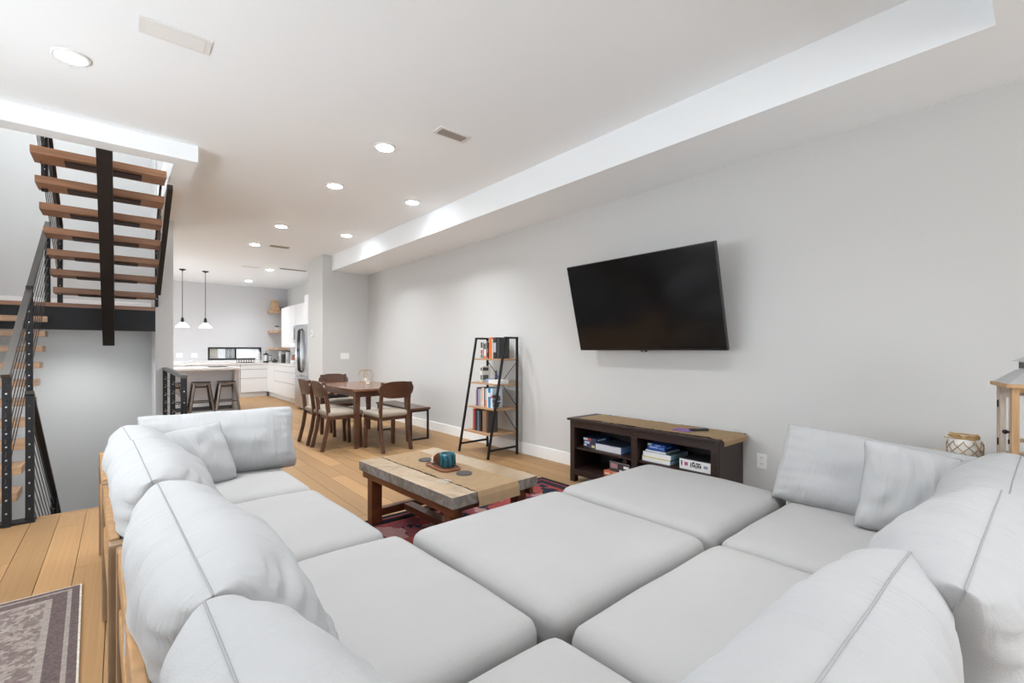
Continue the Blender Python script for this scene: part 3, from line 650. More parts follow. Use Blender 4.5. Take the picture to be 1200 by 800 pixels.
for A in (V, Tt):
    B().tube(A, .005, 6, True).out('wire_ring', 'gold', gd)
for a, c, d in zip(V, U, Tt): B().tube([a, c, d], .005, 6).out('wire_strut', 'gold', gd)
B().lathe([(.02, .0), (.022, .05), (.018, .05)], 14).out('candle', 'ceramic', gd, True)
gl = thing('glass_dish', 'small clear glass dish on the dining table', 'dish', (2.74, 6.45, .763)); B().lathe([(.025, 0), (.045, .035), (.048, .06), (.044, .058), (.04, .035), (.02, .006)], 20).out('bowl', 'thin_glass', gl, True)
B().lathe([(.018, .006), (.02, .03), (.015, .031)], 12).out('candle', 'ceramic', gl, True)
bk = thing('patterned_cushion', 'dark cushion with orange and tan round motifs on the far dining chair', 'cushion', (2.66, 7.47, .497))
b = B(); me = cushion_bm(.42, .09, .20, .04, 0); bmesh.ops.transform(me, matrix=Matrix.Translation((0, 0, .10)), verts=me.verts); b.bm.free(); b.bm = me; b.out('cover', paint((.04, .04, .045), .9), bk, True)
for x, z, r, c in ((-.15, .11, .045, (.50, .33, .16)), (-.03, .08, .042, (.55, .20, .07)), (.09, .09, .05, (.22, .13, .10)), (.16, .08, .022, (.6, .5, .4)), (-.09, .15, .025, (.12, .12, .13))): B().sphere((x, -.042, z), r, 2, (1, .12, 1)).out('motif', paint(c, .9), bk, True)

# ================================================================== coffee table, rug
rug_mat('rug_red', (.20, .055, .065), [(.02, .025, .04), (.33, .19, .18), (.28, .06, .055)], (.03, .025, .03), ((.006, .006, .008), .03), 1.26, 1.235, 9, .16)
rg = B(); rg.box(-1.26, 1.26, -1.235, 1.235, 0, .009, .003); rug = tag(rg.out('area_rug', 'rug_red'), 'red and navy patterned rug with black rim under the coffee table', 'rug'); rug.location = (1.93, 2.055, .0005)
rug_mat('rug_grey', (.165, .13, .12), [(.095, .072, .072), (.25, .21, .19), (.18, .14, .13), (.27, .235, .21)], (.125, .095, .09), ((.55, .50, .43), .008), .38, 1.3, 48, .12)
rg = B(); rg.box(-.38, .38, -1.3, 1.3, 0, .008, .002); rug2 = tag(rg.out('runner_rug', 'rug_grey'), 'faded grey brown runner rug with pale edging on the oak floor', 'rug'); rug2.location = (-.488, 2.09, .0005); rug2.rotation_euler = (0, 0, R(2.0))
ct = thing('coffee_table', 'coffee table with thick stone top, its beige a painted reflection, on a cherry wood base', 'table', (1.70, 2.74, .009), R(2.6))
TH = .455-.009; hw, hl = .335, .585
b = B().box(-hw, hw, -hl, hl, TH-.066, TH, .003); top = b.out('stone_top', 'marble', ct)
top.data.materials.append(MATS['marble_edge'])
for p in top.data.polygons:
    if abs(p.normal.z) < .5: p.material_index = 1
part('apron', 'cherry', ct, (-hw+.02, -hw+.05, -hl+.02, hl-.02, TH-.115, TH-.066), (hw-.05, hw-.02, -hl+.02, hl-.02, TH-.115, TH-.066))
for y in (-hl+.10, hl-.10): part('cross_beam', 'cherry', ct, (-hw+.05, hw-.05, y-.035, y+.035, TH-.115, TH-.066))
for sx in (-1, 1):
    for sy in (-1, 1):
        x, y = sx*(hw-.075), sy*(hl-.10); part('leg', 'cherry', ct, (x-.04, x+.04, y-.035, y+.035, 0, TH-.115), bev=.004)
for y in (-hl+.10, hl-.10): part('stretcher', 'cherry', ct, (-hw+.115, hw-.115, y-.025, y+.025, .045, .10), bev=.003)
part('centre_stretcher', 'cherry', ct, (-.035, .035, -hl+.125, hl-.125, .05, .095), bev=.003)
cp = thing('paper_runner', 'kraft paper runner hanging over the near end of the stone coffee table', 'runner', (1.70, 2.74, .455), R(2.6))
sheet('paper', 'kraft', cp, -.165, .155, -hl, hl-.01, .003, .006, 21, .085); sheet('singed_edge', 'burnt', cp, -.171, .15, -hl+.015, hl-.02, .0012, .006, 22, 0, .001)
def on_table(name, lab, cat, x, y, z=.4585, rz=0): return thing(name, lab, cat, (x, y, z), rz)
for x, y, lab in ((1.712, 2.99, 'round slate coaster beside the wooden tray at the dining end'), (1.715, 2.50, 'round slate coaster beside the teal jar at the sofa end')):
    c = on_table('coaster', lab, 'coaster', x, y); B().lathe([(.052, 0), (.054, .003), (.052, .008), (.02, .0085)], 28).out('disc', 'slate', c, 'auto'); B().lathe([(.05, 0), (.05, .0006)], 28, (0, 0, .0085)).out('rim_inlay', 'gunmetal_dark', c)
tr = on_table('tray', 'small rounded wooden tray holding the teal jar', 'tray', 1.70, 2.735, rz=R(-3))
def rrect(w, l, r, n=6):
    return [(sx*(w/2-r)+r*math.cos(a), sy*(l/2-r)+r*math.sin(a)) for sx, sy, a0 in ((1, 1, 0), (-1, 1, 90), (-1, -1, 180), (1, -1, 270)) for a in [R(a0+90*i/n) for i in range(n+1)]]
B().prism(rrect(.15, .29, .05), 0, .008).out('base', 'tray_wood', tr); B().tube([(x, y, .010) for x, y in rrect(.145, .285, .05)], .006, 6, True).out('rim', 'tray_wood', tr, True)
jr = on_table('candle_jar', 'teal ribbed ceramic jar on the wooden tray', 'jar', 1.715, 2.705, .4668)
b = B(); seg = 36; rings = []
for r, z in ((.044, 0), (.050, .006), (.053, .035), (.053, .075), (.049, .094), (.045, .094), (.044, .075), (.02, .074)):
    rings.append([b.bm.verts.new(((r+(.0045*math.cos(9*2*math.pi*i/seg+(2.2*math.sin(z*70))) if .004 < z < .09 and r > .046 else 0))*math.cos(2*math.pi*i/seg), (r+(.0045*math.cos(9*2*math.pi*i/seg+(2.2*math.sin(z*70))) if .004 < z < .09 and r > .046 else 0))*math.sin(2*math.pi*i/seg), z)) for i in range(seg)])
for a, c in zip(rings, rings[1:]):
    for i in range(seg): b.bm.faces.new((a[i], a[(i+1) % seg], c[(i+1) % seg], c[i]))
b.bm.faces.new(rings[0][::-1]); b.bm.faces.new(rings[-1]); b.out('vessel', 'teal', jr, True); B().lathe([(.0435, .076), (.0435, .082)], 24).out('wax', 'charcoal', jr)
for i in range(20):
    a0, a1 = 2*math.pi*i/20, 2*math.pi*(i+(.5 if i % 2 else -.5))/20
    B().tube([(.0565*math.cos(a0+(a1-a0)*t), .0565*math.sin(a0+(a1-a0)*t), .012+.072*t) for t in (0, .33, .66, 1)], .0022, 5).out('groove', 'teal_dark', jr)
lid = on_table('jar_lid', 'round brown wooden lid leaning against the teal jar', 'lid', 1.695, 2.775, .4668); B().cyl((0, 0, .043), (.003, .012, .043), .042, seg=26).out('disc', 'tray_wood', lid, 'auto'); B().cyl((0, .006, .043), (.0, .02, .043), .03, seg=20).out('seal', 'burnt', lid)
og = on_table('shell_ornament', 'small white branching ornament on the wooden tray', 'ornament', 1.672, 2.805, .4668)
rb = random.Random(2); b = B()
for i in range(7):
    a = i*.9; b.tube([(0, 0, .004), (.014*math.cos(a), .014*math.sin(a), .02), (.026*math.cos(a), .02*math.sin(a), .028+.012*(i % 3))], .004, 6)
b.out('branches', 'ceramic', og, True); B().sphere((.0, .0, .01), .012, 2, (1.4, 1.4, .6)).out('foot', 'charcoal', og, True)
gd2 = on_table('glass_saucer', 'clear glass saucer on the bare stone of the coffee table', 'saucer', 1.515, 2.43, .4555); B().lathe([(.035, 0), (.05, .006), (.052, .009), (.048, .008), (.03, .003)], 26).out('dish', 'thin_glass', gd2, True)

# ================================================================== the sectional sofa
def sofa_module(lab, x0, x1, y0, y1, zt=.425, backs=(), rz=0, name='sofa_module', seed=0, cat='sofa module'):
    t = thing(name, lab, cat, ((x0+x1)/2, (y0+y1)/2, 0), rz, 'white sectional sofa units')
    w, d = x1-x0, y1-y0; hx, hy = w/2, d/2
    part('base', 'acacia', t, (-hx+.05, hx-.05, -hy+.05, hy-.05, .10, .20), bev=.004)
    for sx in (-1, 1):
        for sy in (-1, 1): part('leg', 'acacia', t, (sx*(hx-.085)-.03, sx*(hx-.085)+.03, sy*(hy-.085)-.03, sy*(hy-.085)+.03, .0095, .10))
    b = B(); me = cushion_bm(w, d, zt-.20, .06, .022, 14, seed, .008); bmesh.ops.transform(me, matrix=Matrix.Translation((0, 0, (zt+.20)/2)), verts=me.verts); b.bm.free(); b.bm = me
    sc = b.out('seat_cushion', 'linen', t, True)
    for side in backs:
        M = {'L': Matrix.Rotation(R(90), 4, 'Z'), 'B': Matrix.Identity(4) @ Matrix.Rotation(R(180), 4, 'Z'), 'R': Matrix.Rotation(R(-90), 4, 'Z'), 'F': Matrix.Identity(4)}[side]
        # local: back runs along x at y = +off
        half, off = (hy, hx) if side in 'LR' else (hx, hy)
        fr_ = B().box(-half+.05, half-.05, off+.020, off+.048, .555, .64, .006, M).box(-half+.05, half-.05, off+.022, off+.046, .36, .45, .004, M); fr_.out('back_rail', 'acacia', t)
        for s in (-1, 1): B().box(s*(half-.03)-.03, s*(half-.03)+.03, off+.006, off+.052, .0095, .632, .008, M).out('back_post', 'acacia_end', t)
    return t
sofa_module('white seat unit in the corner between the two sofa backs', .065, 1.02, .03, 1.0, backs='LB', seed=1)
sofa_module('white seat unit of the left run next to the corner', .055, 1.015, 1.035, 1.985, backs='L', rz=R(1.5), seed=2)
sofa_module('white seat unit of the left run second from its far end', .005, .945, 2.005, 2.93, backs='L', rz=R(2.2), seed=3)
sofa_module('white seat unit at the dining end of the left run', -.03, .905, 2.955, 3.86, backs='LF', rz=R(2.2), seed=4)
sofa_module('white seat unit in the middle of the near run', 1.045, 2.02, .03, .985, backs='B', seed=5)
sofa_module('white seat unit of the near run against the lantern console', 2.045, 3.0, .03, .985, backs='BR', seed=6)
sofa_module('white ottoman unit beside the coffee table', 1.04, 2.025, 1.015, 1.975, seed=7, name='sofa_ottoman', cat='ottoman')
sofa_module('white ottoman unit in front of the media console', 2.05, 3.01, 1.015, 1.975, zt=.43, seed=8, name='sofa_ottoman', cat='ottoman')
def pillow(name, lab, cat, w, h, th, loc, rot, seed=0, conc=.05, crease=.010, group=None, q=.42, m='linen_back', n=40, sag=0, ear=.045):
    """soft pillow; local x = width, z = height, y = thickness, origin at centre"""
    t = thing(name, lab, cat, loc, 0, group); t.rotation_euler = rot
    bm = bmesh.new(); F = {}
    sv = Vector((seed*3.1, seed*1.7, seed*.9))
    def pt(u, v, s):
        x = w/2*u*(1-conc*(1-v*v)); z = h/2*v*(1-conc*(1-u*u))
        k = (max(0, 1-abs(u)**2.6)*max(0, 1-abs(v)**2.6))**q
        y = s*th/2*k*(1-.16*v)
        e = 1-max(abs(u), abs(v)); fold = math.exp(-e*3.4)*min(1, e*7)
        tt = u if abs(v) > abs(u) else v; ph = 26*tt*w/.9+4*noise.noise(Vector((u*1.5, v*1.5, s))+sv)
        amp = .35+.9*max(0, noise.noise(Vector((tt*2.5, s*3, 7))+sv)+.35)
        y += s*crease*1.35*amp*fold*(abs(math.sin(ph*.5))*2-1.2)
        y += s*k*.02*noise.noise(Vector((u*1.6, v*1.6, s*2))+sv)+s*k*.016*noise.noise(Vector((u*5, v*2.2, s*2))+sv)
        z -= sag*(1-u*u)*max(0, v)*.5
        z += .012*noise.noise(Vector((u*2, 0, 0))+sv)*abs(v); x += .012*noise.noise(Vector((0, v*2, 3))+sv)*abs(u)
        cr = 1-ear*(abs(u*v))**5
        return Vector((x*cr, y, z*cr))
    g = [math.sin(math.pi/2*(-1+2*i/n)) for i in range(n+1)]
    for i, u in enumerate(g):
        for j, v in enumerate(g):
            rim = i in (0, n) or j in (0, n)
            a = bm.verts.new(pt(u, v, 1)); F[i, j, 1] = a; F[i, j, -1] = a if rim else bm.verts.new(pt(u, v, -1))
    for s in (1, -1):
        for i in range(n):
            for j in range(n):
                q4 = [F[i, j, s], F[i+1, j, s], F[i+1, j+1, s], F[i, j+1, s]]; bm.faces.new(q4 if s < 0 else q4[::-1])
    rim = [F[i, 0, 1].co.copy() for i in range(n)]+[F[n, j, 1].co.copy() for j in range(n)]+[F[n-i, n, 1].co.copy() for i in range(n)]+[F[0, n-j, 1].co.copy() for j in range(n)]
    b = B(); b.bm.free(); b.bm = bm; b.out('cover', m, t, True); B().tube(rim, .0024, 5, True).out('piping', 'piping', t, True)
    return t
GB = 'large white back cushions of the sectional'
# left run, lean against the frame on their left (thickness along X)
def back_left(lab, yc, xo, seed, w=.93, rz=0, h=.47, dz=0): return pillow('back_cushion', lab, 'cushion', w, h, .35, (xo, yc, .625+dz), (R(-22), 0, R(90)+rz), seed, .03, .012, GB, .30, ear=.015)
back_left('large white back cushion of the left run beside the corner', .49, .205, 1, .92, R(1))
back_left('large white back cushion of the left run, second from the corner', 1.43, .195, 2, .95, R(2))
back_left('large white back cushion of the left run behind the small throw pillow', 2.40, .150, 3, .95, R(2))
back_left('large white back cushion at the far end of the left run', 3.28, .115, 4, .84, R(3), .42, -.02)
pillow('back_cushion', 'large white back cushion across the dining end of the left run', 'cushion', .93, .46, .29, (.53, 3.67, .635), (R(-22), 0, R(-2)), 5, .05, .008, GB, .45)
pillow('throw_pillow', 'small white throw pillow leaning in the far corner of the left run', 'throw pillow', .43, .40, .17, (.345, 3.42, .605), (R(-26), R(-6), R(16)), 6, .06, .006, 'small white throw pillows', .5)
# near run, lean against the frame behind them (thickness along Y)
pillow('back_cushion', 'large white back cushion of the near run in the corner seat', 'cushion', .90, .48, .33, (.80, .25, .625), (R(-14), 0, R(180)), 7, .03, .010, GB, .32, ear=.015)
pillow('back_cushion', 'large white back cushion in the middle of the near run', 'cushion', .94, .48, .35, (1.60, .185, .62), (R(-20), 0, R(180)), 8, .03, .012, GB, .30, ear=.015)
pillow('back_cushion', 'large white back cushion of the near run next to the console', 'cushion', .88, .48, .35, (2.50, .175, .59), (R(-20), 0, R(180)), 9, .03, .010, GB, .30, ear=.015)
pillow('back_cushion', 'large white cushion leaning on the wall end of the near run', 'cushion', .92, .45, .22, (2.925, .59, .600), (R(-24), R(4), R(-90)), 10, .05, .008, GB, .45)
pillow('throw_pillow', 'small white throw pillow leaning on the wall end cushion of the near run', 'throw pillow', .46, .42, .17, (2.735, .385, .615), (R(-20), R(9), R(-72)), 11, .06, .006, 'small white throw pillows', .5)

# ================================================================== console with lantern and jar
cs = thing('console_table', 'narrow whitewashed console table between sofa end and wall', 'console table', (3.42, -.1, 0))
part('top', 'whitewash', cs, (-.30, .30, -.6, .58, .65, .68), bev=.004); part('apron', 'whitewash', cs, (-.27, .27, -.57, .55, .57, .65)); part('lower_shelf', 'whitewash', cs, (-.27, .27, -.55, .53, .18, .20))
for sx in (-1, 1):
    for y in (-.565, .545): part('leg', 'whitewash', cs, (sx*.26-.025, sx*.26+.025, y-.025, y+.025, 0, .65))
ln = thing('lantern', 'weathered wooden lantern with zinc roof on the console', 'lantern', (3.305, .035, .682), R(14)); s = .13; z0, z1 = .045, .41
part('base', 'whitewash', ln, (-s-.012, s+.012, -s-.012, s+.012, 0, .03), bev=.003); part('eave', 'pine', ln, (-s-.02, s+.02, -s-.02, s+.02, z1, z1+.018), bev=.003)
for sx in (-1, 1):
    for sy in (-1, 1): part('corner_post', 'pine' if sx < 0 else 'whitewash', ln, (sx*(s-.013)-.013, sx*(s-.013)+.013, sy*(s-.013)-.013, sy*(s-.013)+.013, .03, z1), bev=.002)
for z_, h_ in ((.03, .05), (z1-.05, .05)):
    part('rail', 'whitewash', ln, (-s+.026, s-.026, -s+.004, -s+.02, z_, z_+h_)); part('rail', 'whitewash', ln, (-s+.026, s-.026, s-.02, s-.004, z_, z_+h_)); part('rail', 'whitewash', ln, (s-.02, s-.004, -s+.026, s-.026, z_, z_+h_))
part('rail', 'pine', ln, (-s+.004, -s+.02, -s+.026, s-.026, z1-.02, z1)); part('rail', 'pine', ln, (-s+.004, -s+.02, -s+.026, s-.026, .03, .045))
dr = part('door', 'whitewash', ln, (-s+.026, -s+.06, s-.022, s-.002, .08, z1-.05), (s-.06, s-.026, s-.022, s-.002, .08, z1-.05))
B().sphere((-s+.045, s+.012, .20), .011, 2).cyl((-s+.045, s-.002, .20), (-s+.045, s+.01, .20), .005).out('knob', 'iron', dr, True); part('latch', 'iron', dr, (-s+.04, -s+.05, s-.002, s+.003, .145, .165))
for z_ in (.11, .30): part('hinge', 'iron', dr, (s-.03, s-.02, s-.002, s+.003, z_, z_+.035))
for q in ((-s+.06, s-.06, s-.013, s-.010, .08, z1-.05), (-s+.026, s-.026, -s+.011, -s+.013, .08, z1-.05)): part('pane', 'thin_glass', ln, q)
for q in ((s-.013, s-.011, -s+.026, s-.026, .08, z1-.05),): part('pane', 'thin_glass', ln, q)
def pyr(b, a, c, z0, z1):
    lo = [b.bm.verts.new((sx*a, sy*a, z0)) for sx, sy in ((-1, -1), (1, -1), (1, 1), (-1, 1))]; hi = [b.bm.verts.new((sx*c, sy*c, z1)) for sx, sy in ((-1, -1), (1, -1), (1, 1), (-1, 1))]
    b.bm.faces.new(lo[::-1]); b.bm.faces.new(hi)
    for i in range(4): b.bm.faces.new((lo[i], lo[(i+1) % 4], hi[(i+1) % 4], hi[i]))
    return b
pyr(B(), s+.010, .074, z1+.018, z1+.080).out('roof', 'zinc', ln); part('vent_collar', 'zinc', ln, (-.066, .066, -.066, .066, z1+.080, z1+.122))
for i in range(5):
    for sg in (-1, 1): part('vent_slot', 'gunmetal_dark', ln, (-.055+i*.024, -.041+i*.024, sg*.0665-.001, sg*.0665+.001, z1+.088, z1+.116)); part('vent_slot', 'gunmetal_dark', ln, (sg*.0665-.001, sg*.0665+.001, -.055+i*.024, -.041+i*.024, z1+.088, z1+.116))
pyr(B(), .086, .028, z1+.122, z1+.158).out('cap', 'zinc', ln); B().lathe([(.024, 0), (.036, .008), (.022, .016), (.032, .024), (.020, .034), (.006, .042)], 16, (0, 0, z1+.158)).out('finial', 'zinc', ln, True)
B().tube([(.022*math.cos(a*.4), 0, z1+.215+.022*math.sin(a*.4)) for a in range(16)], .003, 6, True).out('ring', 'zinc', ln, True)
fw = thing('flower_posy', 'dried cream flowers with dark leaves inside the lantern', 'flowers', (3.305, .035, .713), R(14)); rb = random.Random(11)
for i in range(9):
    x, y = rb.uniform(-.07, .07), rb.uniform(-.07, .07); z = rb.uniform(.07, .13); B().tube([(x*.3, y*.3, 0), (x, y, z)], .0025, 5).out('stem', 'leaf', fw)
    b = B()
    for k2 in range(7): a = k2*.9; b.sphere((x+.014*math.cos(a), y+.014*math.sin(a), z+.006*(k2 % 2)), .014, 1, (1, 1, .6))
    b.out('blossom', 'petal', fw, True)
for i in range(12):
    a = i*.55; B().prism([(0, 0), (.03, .012), (.065, 0), (.03, -.012)], 0, .002, Matrix.Translation((0, 0, .04+.004*i)) @ Matrix.Rotation(a, 4, 'Z') @ Matrix.Rotation(R(-20), 4, 'Y')).out('leaf', 'leaf', fw)
B().lathe([(.035, 0), (.04, .03), (.03, .045)], 16).out('pot', 'leaf', fw, True)
for k2 in range(3): B().tube([(.0, .0, .1)]+[(.05*math.cos(i*.5+k2*2)*(.5+i*.05), .05*math.sin(i*.5+k2*2)*(.5+i*.05), .13+.014*i) for i in range(10)], .0016, 5).out('twig', 'twig', fw)
jc = thing('netted_jar', 'squat jar in rope netting with a raffia bow on the console', 'jar', (3.42, .310, .681)); jc.scale = (.76, .76, .98)
B().lathe([(.078, 0), (.090, .012), (.092, .06), (.090, .098), (.078, .118), (.066, .124), (.066, .132), (.05, .132)], 28).out('vessel', 'jar_white', jc, True)
for sgn in (-1, 1):
    for i in range(10):
        a0 = 2*math.pi*i/10; B().tube([(.0945*math.cos(a0+sgn*t*.16), .0945*math.sin(a0+sgn*t*.16), .006+.0125*t) if t < 8 else (.086*math.cos(a0+sgn*t*.16), .086*math.sin(a0+sgn*t*.16), .110) for t in range(9)], .0024, 5).out('net_cord', 'net', jc, True)
for k2 in range(3): B().tube([(.072*math.cos(a/20*2*math.pi), .072*math.sin(a/20*2*math.pi), .124+.006*k2) for a in range(20)], .0045, 6, True).out('raffia_band', 'raffia', jc, True)
for sg in (-1, 1): B().tube([(-.07, .01*sg, .13), (-.085, .03*sg, .148), (-.07, .07*sg, .152), (-.06, .08*sg, .138), (-.07, .04*sg, .13)], .0045, 6).out('bow_loop', 'raffia', jc, True)
for yy, zz in ((.10, .125), (-.085, .06)): B().tube([(-.072, .0, .13), (-.08, yy*.6, .128), (-.085, yy, zz)], .0035, 6).out('ribbon_tail', 'raffia', jc, True)

# ================================================================== wall plates
ot = thing('wall_outlet', 'white double socket plate low on the long wall', 'outlet', (XW, 1.463, .411)); part('plate', 'plastic_white', ot, (-.006, -.0003, -.036, .036, -.058, .058), bev=.0015)
for z in (-.024, .024):
    B().cyl((-.0085, 0, z), (-.005, 0, z), .017, seg=18).out('socket', 'plastic_white', ot)
    part('slot', 'slot', ot, (-.0092, -.0083, -.008, -.005, z, z+.009), (-.0092, -.0083, .005, .008, z, z+.009), (-.0092, -.0083, -.002, .002, z-.010, z-.006))
sw = thing('light_switch', 'white switch plate on the short end wall', 'light switch', (3.31, YE, 1.147)); part('plate', 'plastic_white', sw, (-.085, .085, -.006, -.0003, -.058, .058), bev=.0015)
for x in (-.046, 0, .046): part('rocker', 'trim', sw, (x-.016, x+.016, -.010, -.005, -.033, .033))
th = thing('thermostat', 'small white thermostat on the side of the fridge wall', 'thermostat', (XE, 9.45, 1.585)); part('body', 'plastic_white', th, (-.025, -.0003, -.05, .05, -.06, .06), bev=.006); part('dial', paint((.5, .5, .5)), th, (-.028, -.025, -.025, .025, -.015, .03))

# ================================================================== kitchen
isl = thing('kitchen_island', 'white kitchen island with stone top and open stool bay', 'kitchen island', (1.2, 11.8, 0))
IX0, IX1, IY0, IY1, IZ = .62, 1.935, 11.05, 12.15, .895
part('cabinet', 'island_panel', isl, (IX0, IX1-.10, 11.42, IY1, .09, IZ-.04)); part('kick', 'island_end', isl, (IX0, IX1-.02, 11.06, 11.42, 0, .012)); part('end_panel', 'island_end', isl, (IX1-.10, IX1-.02, IY0+.04, IY1, 0, IZ-.04)); part('worktop', 'quartz', isl, (IX0-.02, IX1, IY0, IY1+.02, IZ-.04, IZ), bev=.003); part('plinth', 'slot', isl, (IX0+.04, IX1-.12, 11.46, IY1-.04, 0, .09)); reloc(isl)
def stool(x, y, lab, rz=0):
    t = thing('bar_stool', lab, 'stool', (x, y, .013), rz, 'metal bar stools at the island')
    B().prism(rrect(.31, .31, .05), .585, .605).out('seat', 'gunmetal_dark', t); part('seat_skirt', 'gunmetal', t, (-.14, .14, -.14, .14, .545, .585), bev=.006)
    for sx in (-1, 1):
        for sy in (-1, 1): B().bar((sx*.125, sy*.125, .56), (sx*.205, sy*.205, 0), .045, .028, .003, (sx, -sy, 0)).out('leg', 'gunmetal' if sy < 0 else 'gunmetal_dark', t)
    for z, k2 in ((.20, .178), (.50, .135)):
        for q in (((-k2, -k2, z), (k2, -k2, z)), ((-k2, k2, z), (k2, k2, z)), ((-k2, -k2, z), (-k2, k2, z)), ((k2, -k2, z), (k2, k2, z))): B().bar(*q, .018, .018, 0, (0, 0, 1)).out('rung', 'gunmetal_dark', t)
stool(1.70, 11.20, 'grey metal backless stool next to the island end panel'); stool(1.26, 11.22, 'grey metal backless stool between its two fellows at the island'); stool(.80, 11.22, 'grey metal backless stool behind the black guard rail')
CZ = .905
def cabinet(name, lab, x0, x1, y0, y1, z0, z1, face, fronts, cat='cabinet', kick=True):
    """face 'Y' fronts look to -Y, 'X' fronts look to -X. fronts: (a0,a1,z0,z1) along the run"""
    t = thing(name, lab, cat, ((x0+x1)/2, (y0+y1)/2, z0 if not kick else 0)); part('carcass', 'gap_shade' if kick else 'cab_white', t, (x0, x1, y0, y1, z0, z1))  # base carcass coloured as shade so the gaps between fronts show
    if kick: part('kick_board', 'cab_white', t, (x0+(.05 if face == 'X' else 0), x1, y0+(.05 if face == 'Y' else 0), y1, 0, z0))
    for n_, a0, a1, c0, c1 in fronts:
        g = .006
        if face == 'Y': part(n_, 'cab_white', t, (a0+g, a1-g, y0-.02, y0-.001, c0+g, c1-g), bev=.002)
        else: part(n_, 'cab_white', t, (x0-.02, x0-.001, a0+g, a1-g, c0+g, c1-g), bev=.002)
    reloc(t); return t
CY, CX = 14.02, 3.10; B0_, B1_ = .12, CZ-.035
cabinet('base_cabinet', 'white handleless base cabinet with one door under the strip window', 2.0, 2.44, CY, YK-.002, B0_, B1_, 'Y', [('door', 2.0, 2.44, B0_, B1_)])
cabinet('base_cabinet', 'white base cabinet with three drawers beside the kitchen corner', 2.445, 3.095, CY, YK-.002, B0_, B1_, 'Y', [('drawer', 2.445, 3.095, B0_, .50), ('drawer', 2.445, 3.095, .50, .74), ('drawer', 2.445, 3.095, .74, B1_)])
cabinet('base_cabinet', 'white base cabinet under the sink end of the back counter', .75, 1.995, CY, YK-.002, B0_, B1_, 'Y', [('door', .75, 1.37, B0_, B1_), ('door', 1.37, 1.995, B0_, B1_)])
cabinet('base_cabinet', 'white corner base cabinet with a plain filler door', CX, XW-.002, 13.25, YK-.002, B0_, B1_, 'X', [('door', 13.25, 14.0, B0_, B1_)])
cabinet('base_cabinet', 'white wide three drawer base cabinet beside the fridge', CX, XW-.002, 10.72, 13.245, B0_, B1_, 'X', [('drawer', 10.72, 13.245, B0_, .46), ('drawer', 10.72, 13.245, .46, .72), ('drawer', 10.72, 13.245, .72, B1_)])
tag(part('countertop', 'quartz', None, (.72, CX-.03, CY-.03, YK-.001, B1_+.0005, CZ), (CX-.03, XW-.001, 10.70, YK-.001, B1_+.0005, CZ), bev=.002), 'pale speckled stone worktop running round the kitchen corner', 'countertop')
tag(part('backsplash', 'quartz', None, (.72, 3.75, YK-.015, YK-.0005, CZ+.0005, CZ+.07)), 'low pale stone upstand behind the back counter', 'backsplash')
cabinet('wall_cabinet', 'white tall wall cabinet beside the floating shelves', 3.44, XW-.002, 12.55, 13.9, 1.33, 2.42, 'X', [('door', 12.55, 13.2, 1.33, 2.42), ('door', 13.2, 13.9, 1.33, 2.42)], kick=False)
cabinet('wall_cabinet', 'white wall cabinet above the microwave', 3.44, XW-.002, 11.75, 12.545, 1.88, 2.42, 'X', [('door', 11.75, 12.545, 1.88, 2.42)], kick=False)
cabinet('wall_cabinet', 'white wall cabinet between microwave and fridge', 3.44, XW-.002, 10.72, 11.745, 1.33, 2.42, 'X', [('door', 10.72, 11.745, 1.33, 2.42)], kick=False)
cabinet('wall_cabinet', 'white deep cabinet above the fridge', 3.12, XW-.002, 9.74, 10.71, 1.82, 2.47, 'X', [('door', 9.74, 10.22, 1.82, 2.47), ('door', 10.22, 10.71, 1.82, 2.47)], kick=False)
mw = thing('microwave', 'steel and black over-range microwave between white wall cabinets', 'microwave', (3.55, 12.15, 1.43)); part('body', 'steel_side', mw, (3.38, XW-.003, 11.755, 12.54, 1.43, 1.875)); d_ = part('door', 'steel', mw, (3.36, 3.379, 11.95, 12.535, 1.45, 1.86)); part('door_window', 'black_glass', d_, (3.357, 3.36, 12.02, 12.46, 1.52, 1.80)); part('control_panel', 'black_glass', mw, (3.36, 3.379, 11.76, 11.945, 1.45, 1.86)); reloc(mw)
fg = thing('refrigerator', 'stainless steel bottom freezer refrigerator beside the end wall', 'refrigerator', (3.2, 10.2, 0)); FX = 2.90
part('body', 'steel_side', fg, (FX+.06, XW-.02, 9.76, 10.70, .02, 1.79)); part('foot_grille', 'slot', fg, (FX+.08, FX+.2, 9.78, 10.68, 0, .06))
for y0, y1 in ((9.765, 10.228), (10.232, 10.695)): d_ = part('door', 'steel', fg, (FX, FX+.058, y0, y1, .72, 1.78), bev=.006)
d2 = part('freezer_drawer', 'steel', fg, (FX, FX+.058, 9.765, 10.695, .06, .712), bev=.006)
for y in (10.175, 10.285):
    B().tube([(FX+.0, y, .80), (FX-.04, y, .84), (FX-.052, y, 1.05), (FX-.058, y, 1.25), (FX-.052, y, 1.45), (FX-.04, y, 1.66), (FX, y, 1.70)], .016, 8).out('handle', 'gunmetal_dark', fg, True)
B().tube([(FX, 9.86, .655), (FX-.055, 9.88, .66), (FX-.055, 10.58, .66), (FX, 10.60, .655)], .014, 8).out('drawer_handle', 'steel_side', fg, True); reloc(fg)
for z, lab in ((2.38, 'highest'), (1.81, 'middle'), (1.315, 'lowest')):
    s_ = thing('floating_shelf', lab+' of three oak floating shelves in the kitchen corner', 'shelf', (3.5, 14.55, z)); part('board', 'bamboo', s_, (-.26, .27, -.16, .149, -.055, 0), bev=.003); part('wall_rail', 'slot', s_, (-.24, .25, .1492, .1498, -.045, -.01))
